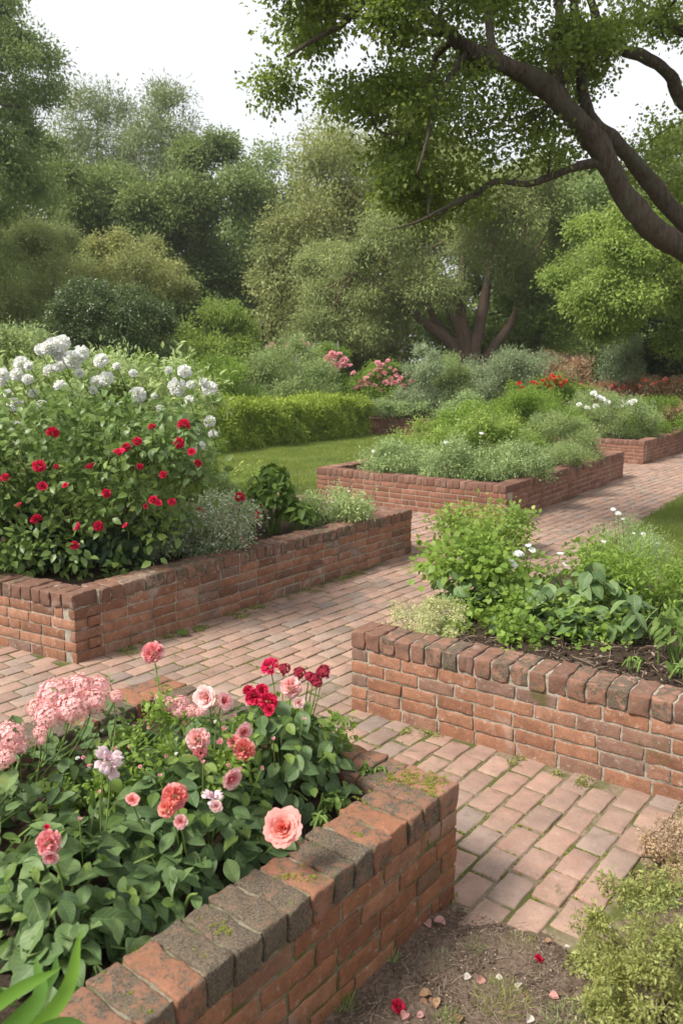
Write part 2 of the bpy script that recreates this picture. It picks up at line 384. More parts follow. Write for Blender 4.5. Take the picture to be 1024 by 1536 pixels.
WH = .465
def planter(pts, label, mats, group, detail=1, soil_z=.39, soil_poly=None, base=-.03, closed=False, soilmat=None, vbias=0, dark_soil=True, stray=None):
    """raised bed: pts = outer plan corners, the bed lies to the LEFT of the walk"""
    pts = [np.array(p[:2], float) for p in pts]
    root = empty('brick_planter', (pts[0][0], pts[0][1], 0), label, 'brick planter', group)
    o = (pts[0][0], pts[0][1], 0)
    bw, cp, mo = MB(), MB(), MB()
    segs = list(zip(pts[:-1], pts[1:])); ns = len(segs); ch = .1; nc = 5; hc = (WH - ch) / nc
    for si, (a, b_) in enumerate(segs):
        L = np.linalg.norm(b_ - a); t = (b_ - a) / L; n = np.array([-t[1], t[0]])
        sc_, ec = (si > 0 or closed), (si < ns - 1 or closed)
        for c in range(nc):
            s0 = .1 + .005 if sc_ and c % 2 == 1 else 0.; s1 = L - (.1 + .005 if ec and c % 2 == 0 else 0.)
            x = s0; first = True
            z = base * 0 + hc * (c + .5)
            while x < s1 - .03:
                ln = .204 + R.normal() * .004
                if first and (c % 2 == (0 if not sc_ else 1)) : ln = .1
                if R.random() < .06: ln = .1
                first = False
                e = min(x + ln, s1)
                if s1 - e < .05: e = s1
                cl = e - x
                ctr = a + t * (x + cl / 2) + n * (.05 + R.normal() * .0015)
                cz = z if c else z - .02
                bh = hc - .010 if c else hc - .010 + .04
                brick(bw, (ctr[0], ctr[1], cz + R.normal() * .001), t, n, (round(cl, 2), .1, round(bh, 3)), np.clip(R.normal(.5, .30) + vbias, 0, 1), r=.0048, detail=detail, amp=.0016 if detail else 0, tilt=R.normal() * .004)
                x = e + .010
        x = .2 + .004 if sc_ else 0.
        m0 = x
        while x < L - .04:
            wd = .086 + R.normal() * .003
            if L - (x + wd) < .05: wd = L - x
            jit = R.normal() * .003; cc = a + t * (x + wd / 2) + n * (.100 + jit)
            brick(cp, (cc[0], cc[1], WH - ch / 2 + R.normal() * .0022), n, -t, (.212, round(wd, 2), ch - .004), R.uniform(0, 1), r=.009 if detail else .006, detail=detail + (1 if detail else 0), amp=.0028 if detail else .0, rot=R.normal() * .012, tilt=R.normal() * .008)
            x += wd + .0085
        e0 = .0055 if not sc_ else .1945; e1 = L - .0055
        slab(mo, a + t * e0, a + t * e1, n, .0055, .1945, base, WH - .011)
    bw.build('brickwork', mats[0], root, origin=o); cp.build('coping', mats[1], root, origin=o); mo.build('mortar', mats[2], root, smooth=False, origin=o)
    if soil_poly is not None:
        sp = [np.array(p, float) for p in soil_poly]; sb = MB()
        # fan grid of the soil, gently uneven
        c = sum(sp) / len(sp); K = 26; V = []; 
        ring = []
        for i in range(len(sp)):
            for k in range(10): ring.append(sp[i] + (sp[(i + 1) % len(sp)] - sp[i]) * k / 10)
        ring = np.array(ring); m = len(ring)
        for k in range(K + 1):
            f = k / K; q = c + (ring - c) * f
            z = soil_z + .05 * (1 - f) + .012 * np.sin(q[:, 0] * 17) * np.cos(q[:, 1] * 13) + R.normal(size=m) * .006
            V.append(np.column_stack([q, z]))
        V = np.concatenate(V); f = []
        for k in range(K):
            for i in range(m): f += [k * m + i, k * m + (i + 1) % m, (k + 1) * m + (i + 1) % m, (k + 1) * m + i]
        sb.add(V, f, [4] * (K * m)); sb.build('soil', M['soil'], root, origin=o)
    return root

def xy(v): return np.array(v[:2])
PA = np.array([.41, 2.62]); PB = np.array([-1.71, 4.96]); PBR = np.array([.72, 8.12]); PD = np.array([2.01, 9.74])
PDR = np.array([4.89, 13.9]); PDL = np.array([-.36, 11.6])
dA = nrm(np.array([-.713, -.885])); nA = np.array([-.788, .616])
PC = np.array([.056, 4.27]); dC = nrm(np.array([1.455, 3.30]) - PC)
PC2 = PC + dC * 3.6
dB = nrm(PBR - PB); nB = np.array([-dB[1], dB[0]]); dBl = nrm(np.array([-2.37, 5.33]) - PB)
GRP = 'raised brick planters of the rose garden'
# walking with the bed on the left
A_far = PA + nrm(np.array([-.78, .62])) * 1.62
A0 = PA + dA * 2.6
pa = planter([A0, PA, A_far, A_far + dA * 2.6], 'nearest brick planter with lichen-crusted coping bricks and pink roses', (M['wall_near'], M['coping_near'], M['mortar_mossy']), GRP, detail=2,
        soil_poly=[A0 + nA * .18, PA + nA * .18 + dA * .18, A_far + dA * .18 , A_far + dA * 2.6])
PB_L = PB + dBl * 3.2; PB_E = PBR + nB * 2.3
planter([PB_L, PB, PBR, PB_E], 'long brick planter at left, full of white and crimson roses', (M['wall_mid'], M['coping_mid'], M['mortar']), GRP, detail=1,
        soil_poly=[PB_L + np.array([-.1, .3]), PB + np.array([-.02, .24]), PBR + nB * .19 - dB * .19, PB_E - dB * .18, PB + nB * 2.6 + dB * 1])
planter([PC, PC2], 'brick planter wall at right with upright coping bricks and heart-shaped leaves above', (M['wall_mid'], M['coping_mid'], M['mortar']), GRP, detail=2, vbias=.12)
nD = nrm(np.array([-(PDR - PD)[1], (PDR - PD)[0]])); PDL2 = PDL + nrm(PDR - PD) * 5.0
PDb = PDR + nD * 3.0
planter([PDL2, PDL, PD, PDR, PDb], 'middle brick planter with silver foliage along its front', (M['wall_far'], M['coping_far'], M['mortar']), GRP, detail=0,
        soil_poly=[PDL + nrm(PDR - PD) * .19 - nD * .19, PD + nD * .19 + nrm(PDR - PD) * .19, PDR + nD * .19 - nrm(PDR - PD) * .19, PDb - nrm(PDR - PD) * .19, PDL2 - nD * .19])
PE = np.array([5.94, 15.8]); PEL = PE + nrm(np.array([-.80, .62])) * 3.4; PER = PE + nrm(np.array([1.95, 2.72])) * 9
planter([PEL, PE, PER], 'brick planter at far right beside the receding path', (M['wall_far'], M['coping_far'], M['mortar']), GRP, detail=0,
        soil_poly=[PEL + np.array([.3, .3]), PE + np.array([-.0, .35]), PER + np.array([-.25, 0]), PER + np.array([-3.5, 2.0]), PEL + np.array([2.0, 4.])])
PF = np.array([2.77, 22.7]); PFL = np.array([-.6, 23.55])
planter([PFL, PF, PF + np.array([2.6, 3.0])], 'farthest brick planter, behind the lawn and below the pink roses', (M['wall_far'], M['coping_far'], M['mortar']), GRP, detail=0,
        soil_poly=[PFL + np.array([.1, .25]), PF + np.array([-.1, .25]), PF + np.array([2.4, 3.0]), PF + np.array([-1., 5.]), PFL + np.array([.2, 4.])])

# sloping earth behind the right planter (its left flank spills to the path)
n_C = np.array([-dC[1], dC[0]]); sb = MB()
gx, gy = 46, 34; V = []
for j in range(gy + 1):
    for i in range(gx + 1):
        a = .02 + 4.0 * i / gx; d = .17 + 3.2 * j / gy
        e = min(1, a / .45); q = PC + dC * a + n_C * d
        fall = min(1, max(0, (3.3 - d) / 1.0))
        z = (.385 * (e * e * (3 - 2 * e)) * fall + .015) if a > 0 else 0
        V.append((q[0], q[1], z + R.normal() * .006 + .012 * math.sin(q[0] * 14) * math.cos(q[1] * 12)))
f = []
for j in range(gy):
    for i in range(gx):
        k = j * (gx + 1) + i; f += [k, k + 1, k + gx + 2, k + gx + 1]
sb.add(V, f, [4] * (gx * gy)); tag(sb.build('soil_bank', M['soil'], None, origin=(PC[0], PC[1], 0)), kind='structure')

# ================= ground sheets =================
def sheet(name, poly, z, m, cuts=0, kind='structure', bumpy=0.):
    mb = MB(); P = np.array(poly, float)
    mb.add(np.column_stack([P, np.full(len(P), z)]), list(range(len(P))), [len(P)])
    return tag(mb.build(name, m, None, smooth=False), kind=kind)
sheet('ground', [(-400, -60), (400, -60), (400, 700), (-400, 700)], -.03, M['ground'])
d1 = D1; perp = np.array([.788, -.616])       # to the right of the path
PATH_R0 = np.array([.056, 4.27]) - d1 * .0
def PR(s, off): return np.array([.0, 4.18]) + np.array([.5535, .8328]) * s + np.array([.8328, -.5535]) * off
SOILC = np.array([.82, 2.33])
path_poly = [SOILC + nrm(np.array([.64, .87])) * 3.2, SOILC, PA + np.array([.02, -.02]) + dA * .3, PA + dA * .8, (-5.2, 2.0), (-7.0, 5.9), (-6.0, 7.6), PB_E + np.array([-1.5, 0]), PDL + np.array([-.5, .3]), PDR + np.array([-2, 2]), PE + np.array([-1.5, 2]), PER + np.array([-1, 0]), PR(26, 0), PR(2.5, 0), PC + dC * .4, PC2]
def inpoly(P, poly):
    P = np.atleast_2d(P); poly = np.array(poly, float); r = np.zeros(len(P), bool); j = len(poly) - 1
    for i in range(len(poly)):
        xi, yi = poly[i]; xj, yj = poly[j]
        c = ((yi > P[:, 1]) != (yj > P[:, 1])) & (P[:, 0] < (xj - xi) * (P[:, 1] - yi) / (yj - yi + 1e-12) + xi)
        r ^= c; j = i
    return r
mb = MB(); gx = 60; xs = np.linspace(-9, 13, gx + 1); ys = np.linspace(1.5, 27.5, gx + 1); V = np.array([(x, y, 0) for y in ys for x in xs]); f = []
for j in range(gx):
    for i in range(gx):
        k = j * (gx + 1) + i; f += [k, k + 1, k + gx + 2, k + gx + 1]
mb.add(V, f, [4] * (gx * gx)); tag(mb.build('path_bedding', M['joint'], None, smooth=False), kind='structure')
lawn_l = [PB_E + np.array([-6, 1]), PB_E + dB * .3, PBR + nB * 1.2 + dB * .5, PDL + np.array([-.12, -.1]), PDL2 + np.array([-.1, .1]), (1.5, 26), (-4, 27), (-14, 20)]
sheet('lawn', lawn_l, .012, M['lawn'])
lawn_r = [PR(4.6, .02), PR(26, .02), PR(26, 12), PR(3.4, 9), PR(2.6, 3.0)]
sheet('lawn', lawn_r, .012, M['lawn'])
# bare dirt in front, uneven
mb = MB(); gx = 90; V = []
x0, x1, y0, y1 = -1.3, 3.4, .3, 3.9
for j in range(gx + 1):
    for i in range(gx + 1):
        x = x0 + (x1 - x0) * i / gx; y = y0 + (y1 - y0) * j / gx
        V.append((x, y, .0))
V = np.array(V); q = V[:, :2]
dA_ = (q - SOILC) @ np.array([-.54, -.84])            # >0 : in front of the paving's end
dr = (q - SOILC) @ np.array([.805, -.593])            # >0 : right of the paving
inside = np.maximum(dA_, dr)
V[:, 2] = -.014 + .036 * np.clip((inside + .03 + .05 * np.sin(V[:, 0] * 13 + V[:, 1] * 5) * np.sin(V[:, 1] * 11)) / .13, 0, 1) + .008 * np.sin(V[:, 0] * 21 + 2 * np.sin(V[:, 1] * 9)) * np.cos(V[:, 1] * 19) * np.clip(inside * 8, 0, 1) + R.normal(size=len(V)) * .0025 + .05 * np.clip(dr - .15, 0, 1)
f = []
for j in range(gx):
    for i in range(gx):
        k = j * (gx + 1) + i; f += [k, k + 1, k + gx + 2, k + gx + 1]
mb.add(V, f, [4] * (gx * gx)); tag(mb.build('bare_dirt', M['dirt'], None), kind='structure')
def dirt_z(x, y):
    q = np.array([x, y]); return .02 + .05 * max(0, min(1, (q - SOILC) @ np.array([.805, -.593]) - .15))

# ================= paving =================
bedsP = [[A0, PA, A_far, A_far + dA * 2.6], [PB_L, PB, PBR, PB_E, PB_E - dB * 3], [PDL, PD, PDR, PDb, PDL2],
         [PEL, PE, PER, PER + np.array([-4, 2])], [PC + n_C * .05 + dC * .12, PC2 + n_C * .05, PC2 + n_C * 3.2, PC + n_C * 1.0 + dC * .5]]
pv = MB(); bl, bwid, jt = .187, .111, .013
gth = math.atan2(.788, .616) - .02
e1 = np.array([math.cos(gth), math.sin(gth)]); e2 = np.array([-e1[1], e1[0]])
cells = []
for r_ in range(-150, 150):
    for c_ in range(-80, 150):
        s = (c_ + (.5 if r_ % 2 else 0)) * (bl + jt) ; t_ = r_ * (bwid + jt)
        cells.append((s, t_))
cells = np.array(cells); base_p = np.array([.66, 2.52])
pos = base_p + cells[:, :1] * e1 + cells[:, 1:] * e2
ok = inpoly(pos, path_poly) & (pos[:, 1] > 1.9) & (pos[:, 1] < 27)
ok &= ~(((pos - SOILC) @ np.array([-.54, -.84]) > .02) & (pos[:, 0] > PA[0] - .15))
for bp in bedsP: ok &= ~inpoly(pos, bp)
ok &= ~(inpoly(pos, lawn_l)) & ~(inpoly(pos, lawn_r))
ok &= ~((pos[:, 0] < -7))
pos = pos[ok]
def fbm(p, k=1.):
    return (np.sin(p[..., 0] * 3.1 * k + 1.7 * np.sin(p[..., 1] * 2.3 * k)) + np.sin(p[..., 1] * 4.3 * k + 1.1 * np.sin(p[..., 0] * 3.7 * k))) / 2
for p in pos:
    d = math.hypot(*p); near = d < 4.6
    wv = fbm(p, .6) * .0025
    dark = R.random() < .09
    v = np.clip(R.normal(.48, .27), 0, .88) if not dark else R.uniform(.9, 1.)
    wear = np.clip(R.normal() * .0042, -.004, .008)
    brick(pv, (p[0] + R.normal() * .002, p[1] + R.normal() * .002, -.0235 + wear * .7 + wv), e1, e2, (round(bl + R.normal() * .003, 2 if not near else 3) if near else bl, round(bwid + R.normal() * .002, 3) if near else bwid, .06),
          v, r=.007 if near else .005, detail=1 if near else 0, amp=.0017 if near else 0, rot=R.normal() * .016, tilt=R.normal() * .007)
tag(pv.build('brick_path', M['paver'], None), kind='structure')
print('pavers', len(pos), 'verts', pv.n)

HAZE = 0
# ================= flowers =================
def petal(R0, Hh, spread, open_, curl, ruff=.0, nu=6, nv=6, notch=.0, seed=0, lift=0.):
    """one petal standing round the axis: closed cup (open_=0) to flat (open_=1)"""
    rr = np.random.default_rng(seed); ph = rr.uniform(0, 6, 3); V = []; vv = []
    for j in range(nv + 1):
        t = j / nv
        wd = spread * (math.sin(PI * (.12 + .42 * t)) ** .8) * math.sqrt(1 - .80 * max(0, (t - .62) / .38) ** 2)
        for i in range(nu + 1):
            s = i / nu * 2 - 1
            a = s * wd
            r = R0 * (.25 + .75 * math.sin(t * PI / 2)) + open_ * Hh * t * .85 + curl * max(0, t - .55) ** 2 * Hh * 4
            z = Hh * t * (1 - .55 * open_) - curl * max(0, t - .62) ** 2 * Hh * 3.2 + lift - notch * Hh * (1 - abs(s)) * max(0, t - .7) - .12 * Hh * s * s * t
            r += ruff * Hh * math.sin(s * 7 + ph[0] + 3 * t) * t; z += ruff * Hh * .6 * math.sin(s * 9 + ph[1]) * t
            V.append((r * math.cos(a), r * math.sin(a), z)); vv.append(t)
    f = []
    for j in range(nv):
        for i in range(nu):
            k = j * (nu + 1) + i; f += [k, k + 1, k + nu + 2, k + nu + 1]
    return np.array(V), f, [4] * (nu * nv), np.array(vv)
def rotz(V, a):
    c, s = math.cos(a), math.sin(a); return np.column_stack([V[:, 0] * c - V[:, 1] * s, V[:, 0] * s + V[:, 1] * c, V[:, 2]])
def tiltv(V, a, az):
    V = rotz(V, -az); c, s = math.cos(a), math.sin(a); V = np.column_stack([V[:, 0] * c + V[:, 2] * s, V[:, 1], -V[:, 0] * s + V[:, 2] * c]); return rotz(V, az)
def sepals(mb_or, r, v=.5): pass
def rose_mb(openness=1., layers=6, seed=0, ruff=.02, size=1.):
    """unit-ish rose, radius about 1"""
    rr = np.random.default_rng(seed); mb = MB(); ang = 0
    for k in range(layers):
        q = k / max(1, layers - 1)
        R0 = .09 + .40 * q; Hh = .70 + .22 * q - .12 * q * q; sp = 1.3 - .42 * q
        n = 3 if k < 3 else (4 if k < 4 else 5); op = (q ** 1.7) * .52 * openness; cu = (.06 + q ** 1.4 * .36) * openness
        for i in range(n):
            V, f, c, t = petal(R0, Hh, sp, op, cu, ruff * (1 + q), seed=int(rr.integers(1e6)), notch=0, nu=8, nv=8)
            V = tiltv(V, rr.normal() * .06, rr.uniform(0, 6)); V = rotz(V, ang + rr.normal() * .12); V *= 1 + rr.normal() * .04
            mb.add(V, f, c, v=np.clip((1 - q) ** 1.3 * .75 + .34 * (1 - t) ** 1.2 - .05 + rr.normal() * .04, 0, 1)); ang += 2 * PI / n
        ang += .6
    return mb
def ruffled_mb(n=46, seed=0, flat=.85, pw=.5, ph=.62, cover=.15, ruff=.12, up=-.35, nu=4, nv=3):
    """peony / carnation / pompon head: many crinkled petals over a ball"""
    rr = np.random.default_rng(seed); mb = MB()
    for k in range(n):
        z = 1 - (1 - up) * (k + .5) / n; az = k * 2.39996 + rr.normal() * .2
        th = math.acos(max(-1, min(1, z)))
        d = np.array([math.sin(th) * math.cos(az), math.sin(th) * math.sin(az), math.cos(th)])
        side = nrm(np.cross(d, [0, 0, 1.01])); side = side if np.linalg.norm(side) > .1 else np.array([1., 0, 0]); fw = np.cross(side, d)
        V = []; vv = []; a0, a1 = rr.uniform(0, 6, 2); tw = rr.normal() * .5
        s2 = side * math.cos(tw) + fw * math.sin(tw); f2 = np.cross(s2, d)
        L = ph * rr.uniform(.8, 1.1); W = pw * rr.uniform(.8, 1.15)
        for j in range(nv + 1):
            t = j / nv
            for i in range(nu + 1):
                s = i / nu * 2 - 1
                p = d * (.36 + L * t * (1 - .10 * s * s)) + s2 * s * W * (.35 + .65 * math.sin(t * PI / 2)) * .5 + f2 * (ruff * math.sin(s * 5 + a0) * t + cover * t * t * math.sin(a1))
                V.append(p); vv.append(t)
        V = np.array(V); V[:, 2] *= flat
        f = []
        for j in range(nv):
            for i in range(nu):
                q = j * (nu + 1) + i; f += [q, q + 1, q + nu + 2, q + nu + 1]
        mb.add(V, f, [4] * (nu * nv), v=np.clip(.75 - .55 * np.array(vv) + rr.normal() * .12 + .15 * (z > .6), 0, 1))
    return mb
def florets_mb(n=150, seed=0, flat=.75, fs=.17):
    """mophead of many small four-petalled florets"""
    rr = np.random.default_rng(seed); mb = MB(); t4 = T([(0, 0, 0), (.42, .5, .06), (.25, 1, .0), (-.25, 1, .0), (-.42, .5, .06)], [(0, 1, 2, 3, 4)])
    k = np.arange(n); z = 1 - 1.35 * (k + .5) / n; th = np.arccos(z); az = k * 2.39996
    d = np.column_stack([np.sin(th) * np.cos(az), np.sin(th) * np.sin(az), z]); d = nrm(d + rr.normal(size=d.shape) * .08)
    lump = 1 + .16 * np.sin(d[:, 0] * 5 + seed) * np.sin(d[:, 1] * 6 + 1) + rr.normal(size=n) * .11
    P = d * (.88 * lump)[:, None] * [1, 1, flat]
    sd = nrm(np.cross(d, [.1, .2, 1.])); fw = np.cross(d, sd)
    v = np.clip(rr.normal(.35, .22, n), 0, 1)
    for q in range(4):
        a = q * PI / 2 + .4; D = sd * math.cos(a) + fw * math.sin(a) + d * .25
        inst(mb, t4, P, D, d, fs * rr.uniform(.8, 1.2, n), v)
    # under-surface stalks
    for i in range(0, n, 6):
        tube(mb, [(0, 0, -.35), tuple(P[i] * .55 + np.array([0, 0, -.1])), tuple(P[i])], .012, 3, 1, v=.95)
    return mb
def mesh_of(mb, name, m):
    o = mb.build(name, m); me = o.data; bpy.data.objects.remove(o); return me
def vary(me_mb_fn, k, name, m, **kw): return [mesh_of(me_mb_fn(seed=11 + i * 7, **kw), name, m) for i in range(k)]
M['pink'] = petal_mat('pink_petals', [(0, (.82, .50, .50)), (.45, (.80, .27, .29)), (1, (.72, .13, .13))])
M['peach'] = petal_mat('peach_pink_petals', [(0, (.84, .40, .36)), (.5, (.86, .30, .24)), (1, (.80, .13, .06))])
M['palepink'] = petal_mat('pale_pink_petals', [(0, (.86, .62, .60)), (.5, (.84, .46, .44)), (1, (.78, .30, .24))])
M['lilac'] = petal_mat('pale_lilac_petals', [(0, (.80, .62, .66)), (.6, (.76, .52, .57)), (1, (.5, .3, .4))])
M['coral'] = petal_mat('coral_petals', [(0, (.85, .42, .40)), (.5, (.80, .20, .17)), (1, (.62, .05, .05))])
M['crimson'] = petal_mat('crimson_petals', [(0, (.72, .035, .11)), (.5, (.58, .014, .055)), (1, (.26, .004, .02))], trans=.3)
M['darkred'] = petal_mat('dark_red_petals', [(0, (.42, .035, .07)), (.5, (.25, .01, .03)), (1, (.10, .005, .01))], trans=.25)
M['magenta'] = petal_mat('magenta_petals', [(0, (.72, .06, .17)), (.5, (.60, .02, .08)), (1, (.35, .01, .04))])
M['white'] = petal_mat('white_petals', [(0, (.90, .90, .90)), (.5, (.86, .86, .83)), (1, (.70, .72, .56))], trans=.45)
M['floret'] = petal_mat('pink_floret_petals', [(0, (.88, .60, .58)), (.5, (.84, .44, .43)), (.9, (.74, .28, .30)), (1, (.25, .28, .1))], trans=.35)
M['redfar'] = petal_mat('scarlet_petals', [(0, (.70, .06, .05)), (.5, (.60, .03, .03)), (1, (.35, .01, .01))], trans=.3)
M['pinkfar'] = petal_mat('rose_pink_petals', [(0, (.86, .50, .53)), (.5, (.82, .36, .42)), (1, (.62, .18, .24))])
M['salmonfar'] = petal_mat('salmon_petals', [(0, (.62, .22, .16)), (.5, (.52, .15, .11)), (1, (.35, .1, .07))])
B = {}
for nm, m in (('pink', 'pink'), ('peach', 'peach'), ('palepink', 'palepink'), ('coral', 'coral')):
    B['rose_' + nm] = vary(rose_mb, 3, 'rose', M[m], openness=.72, ruff=.018); B['ruff_' + nm] = vary(ruffled_mb, 2, 'ruffled_rose', M[m], n=60, pw=.55, ruff=.10)
B['peony_pale'] = vary(ruffled_mb, 1, 'round_bloom', M['palepink'], n=70, pw=.62, ph=.60, ruff=.03, cover=.2, flat=.92, up=-.7)
B['bud_pink'] = vary(rose_mb, 1, 'rosebud', M['pink'], openness=.08, layers=3)
B['lilac'] = [mesh_of(rose_mb(openness=1.0, layers=3, seed=5, ruff=.09), 'open_bloom', M['lilac'])]
B['crim'] = vary(ruffled_mb, 3, 'crimson_bloom', M['crimson'], n=54, pw=.6, ruff=.12, up=-.6)
B['crimrose'] = vary(rose_mb, 2, 'crimson_rose', M['crimson'], openness=.45, ruff=.05)
B['dark'] = vary(florets_mb, 2, 'dark_flower_cluster', M['darkred'], n=60, fs=.3)
B['magenta'] = vary(ruffled_mb, 1, 'magenta_bloom', M['magenta'], n=70, pw=.34, ruff=.1, flat=.6, up=0.)
B['white'] = vary(ruffled_mb, 4, 'white_bloom', M['white'], n=64, pw=.5, ruff=.14, up=-.8, flat=.88)
B['mop'] = vary(florets_mb, 3, 'flower_cluster', M['floret'], n=230, fs=.13)
B['mopwhite'] = vary(florets_mb, 2, 'white_flower_cluster', M['white'], n=60, fs=.28)
B['far_red'] = vary(ruffled_mb, 2, 'red_flower', M['redfar'], n=18, pw=.8, nu=2, nv=2)
B['far_pink'] = vary(ruffled_mb, 2, 'pink_flower', M['pinkfar'], n=18, pw=.8, nu=2, nv=2)
B['far_white'] = vary(ruffled_mb, 2, 'white_flower', M['white'], n=18, pw=.8, nu=2, nv=2)
B['far_salmon'] = vary(ruffled_mb, 2, 'salmon_flower', M['salmonfar'], n=18, pw=.8, nu=2, nv=2)

# ================= foliage generators =================
_g = leaf_mat
def leaf_mat(name, dark, mid, light, gain=1.6, **k):
    f = lambda c, g: tuple(min(.75, x * g) for x in c)
    return _g(name, f(dark, gain), f(mid, gain), f(light, gain), **k)
LM = {
 'oak': leaf_mat('overhead_tree_leaves', (.022, .037, .008), (.058, .088, .016), (.17, .22, .038), trans=.42, patch=.9),
 'dark': leaf_mat('dark_olive_leaves', (.04, .065, .02), (.09, .128, .038), (.18, .225, .07), trans=.25, patch=.35),
 'midgreen': leaf_mat('mid_green_tree_leaves', (.055, .085, .03), (.105, .15, .05), (.19, .24, .085), trans=.3, patch=.4),
 'grey': leaf_mat('grey_green_feathery_leaves', (.06, .085, .032), (.14, .175, .065), (.27, .30, .12), trans=.3, patch=.5),
 'yellow': leaf_mat('yellow_olive_leaves', (.06, .08, .03), (.13, .155, .055), (.25, .265, .10), trans=.3, patch=.4, var=.5),
 'bright': leaf_mat('bright_green_leaves', (.045, .08, .018), (.115, .17, .035), (.25, .31, .075), trans=.35, patch=.7),
 'pine': leaf_mat('fine_needle_leaves', (.075, .10, .045), (.13, .165, .075), (.20, .235, .11), trans=.2, patch=.4),
 'gloss': leaf_mat('glossy_dark_green_leaves', (.02, .035, .012), (.042, .068, .02), (.095, .13, .04), trans=.2, rough=.35, spec=.5, patch=1.5),
 'shrub': leaf_mat('shrub_leaves', (.05, .085, .015), (.10, .16, .028), (.18, .26, .045), trans=.38, patch=2),
 'palelime': leaf_mat('pale_yellow_green_creeper', (.16, .18, .06), (.32, .34, .15), (.52, .52, .28), trans=.3, patch=4, var=.1, gain=1.1),
 'lime': leaf_mat('lime_green_leaves', (.065, .11, .022), (.135, .20, .045), (.27, .33, .085), trans=.40, patch=2),
 'hedge': leaf_mat('clipped_hedge_leaves', (.065, .10, .015), (.145, .20, .03), (.27, .33, .055), trans=.35, patch=1.5),
 'silver': leaf_mat('silver_green_leaves', (.07, .105, .04), (.165, .23, .09), (.34, .41, .20), trans=.25, patch=2.5, var=.15),
 'bluegrey': leaf_mat('blue_grey_leaves', (.08, .11, .06), (.165, .21, .115), (.27, .32, .19), trans=.25, patch=2, var=.15),
 'sage': leaf_mat('sage_green_leaves', (.075, .11, .045), (.15, .20, .08), (.26, .32, .14), trans=.35, patch=2),
 'varieg': leaf_mat('cream_variegated_leaves', (.07, .115, .035), (.16, .22, .08), (.55, .55, .40), trans=.3, patch=3, var=.1),
 'pinkish': leaf_mat('pink_tinged_leaves', (.09, .09, .045), (.20, .15, .09), (.38, .22, .17), trans=.3, patch=2, var=.5),
 'rosegreen': leaf_mat('rose_leaves', (.035, .065, .018), (.08, .13, .035), (.17, .24, .065), trans=.3, rough=.42, spec=.45, patch=3),
 'rosedark': leaf_mat('dark_rose_leaves', (.022, .045, .015), (.045, .085, .025), (.10, .15, .05), trans=.25, rough=.4, spec=.5, patch=3),
 'conifer': leaf_mat('yellow_green_conifer_sprays', (.06, .07, .02), (.13, .15, .045), (.27, .28, .10), trans=.3, patch=6),
 'heather': leaf_mat('dry_heathery_sprigs', (.10, .075, .045), (.22, .165, .11), (.38, .28, .20), trans=.25, patch=6, var=.4),
}
BL = {
 'fore': bigleaf_mat('broad_matt_leaf', (.045, .085, .035), (.095, .16, .055), (.18, .26, .09)),
 'forelight': bigleaf_mat('fresh_green_leaf', (.06, .11, .025), (.11, .18, .035), (.20, .28, .06), trans=.32),
 'heart': bigleaf_mat('heart_shaped_leaf', (.06, .105, .04), (.125, .20, .07), (.22, .31, .12)),
 'broad': bigleaf_mat('glossy_broad_leaf', (.05, .09, .02), (.11, .19, .03), (.21, .31, .06), trans=.35),
 'darkbroad': bigleaf_mat('dark_broad_leaf', (.022, .05, .025), (.045, .09, .04), (.085, .14, .06)),
 'strap': leaf_mat('strap_leaf', (.03, .075, .015), (.065, .14, .02), (.13, .23, .03), trans=.35, patch=8, var=.1),
}
def poly_world(poly, Y):
    P = np.array([at(x, y, Y) for x, y in poly]); return P[:, [0, 2]]
def edge_dist(P, poly):
    d = np.full(len(P), 1e9)
    for i in range(len(poly)):
        a = poly[i]; b_ = poly[(i + 1) % len(poly)]; ab = b_ - a; t = np.clip(((P - a) @ ab) / (ab @ ab + 1e-12), 0, 1)
        d = np.minimum(d, np.linalg.norm(P - (a + t[:, None] * ab), axis=1))
    return d
def area(p): x, y = p[:, 0], p[:, 1]; return abs(np.dot(x, np.roll(y, 1)) - np.dot(y, np.roll(x, 1))) / 2
def sample_poly(p, n):
    lo, hi = p.min(0), p.max(0); out = []
    while sum(map(len, out)) < n:
        q = R.uniform(lo, hi, (n * 2 + 20, 2)); out.append(q[inpoly(q, p)])
    return np.concatenate(out)[:n]
def volume_points(p, Y, Tk, n, front=.68, shell=0.):
    """points in the solid whose outline is p and whose half-depth is Tk"""
    q = sample_poly(p, n); e = edge_dist(q, p); em = max(np.percentile(e, 97), 1e-3)
    half = Tk * np.sqrt(np.clip(1 - (1 - np.minimum(e / em, 1)) ** 2, 0.02, 1))
    u = R.uniform(shell, 1, n) ** .6; sgn = np.where(R.random(n) < front, -1, 1)
    return np.column_stack([q[:, 0], Y + half * u * sgn, q[:, 1]]), e
TPL = {'kite': leaf4(.55), 'wide': leaf4(.8, .1, .1), 'needle': leaf4(.16, .02, .12), 'narrow': leaf4(.32, .06, .15), 'leaf': leaf8(.58), 'leafw': leaf8(.78, .06, .2), 'leafn': leaf8(.38, .05, .25)}
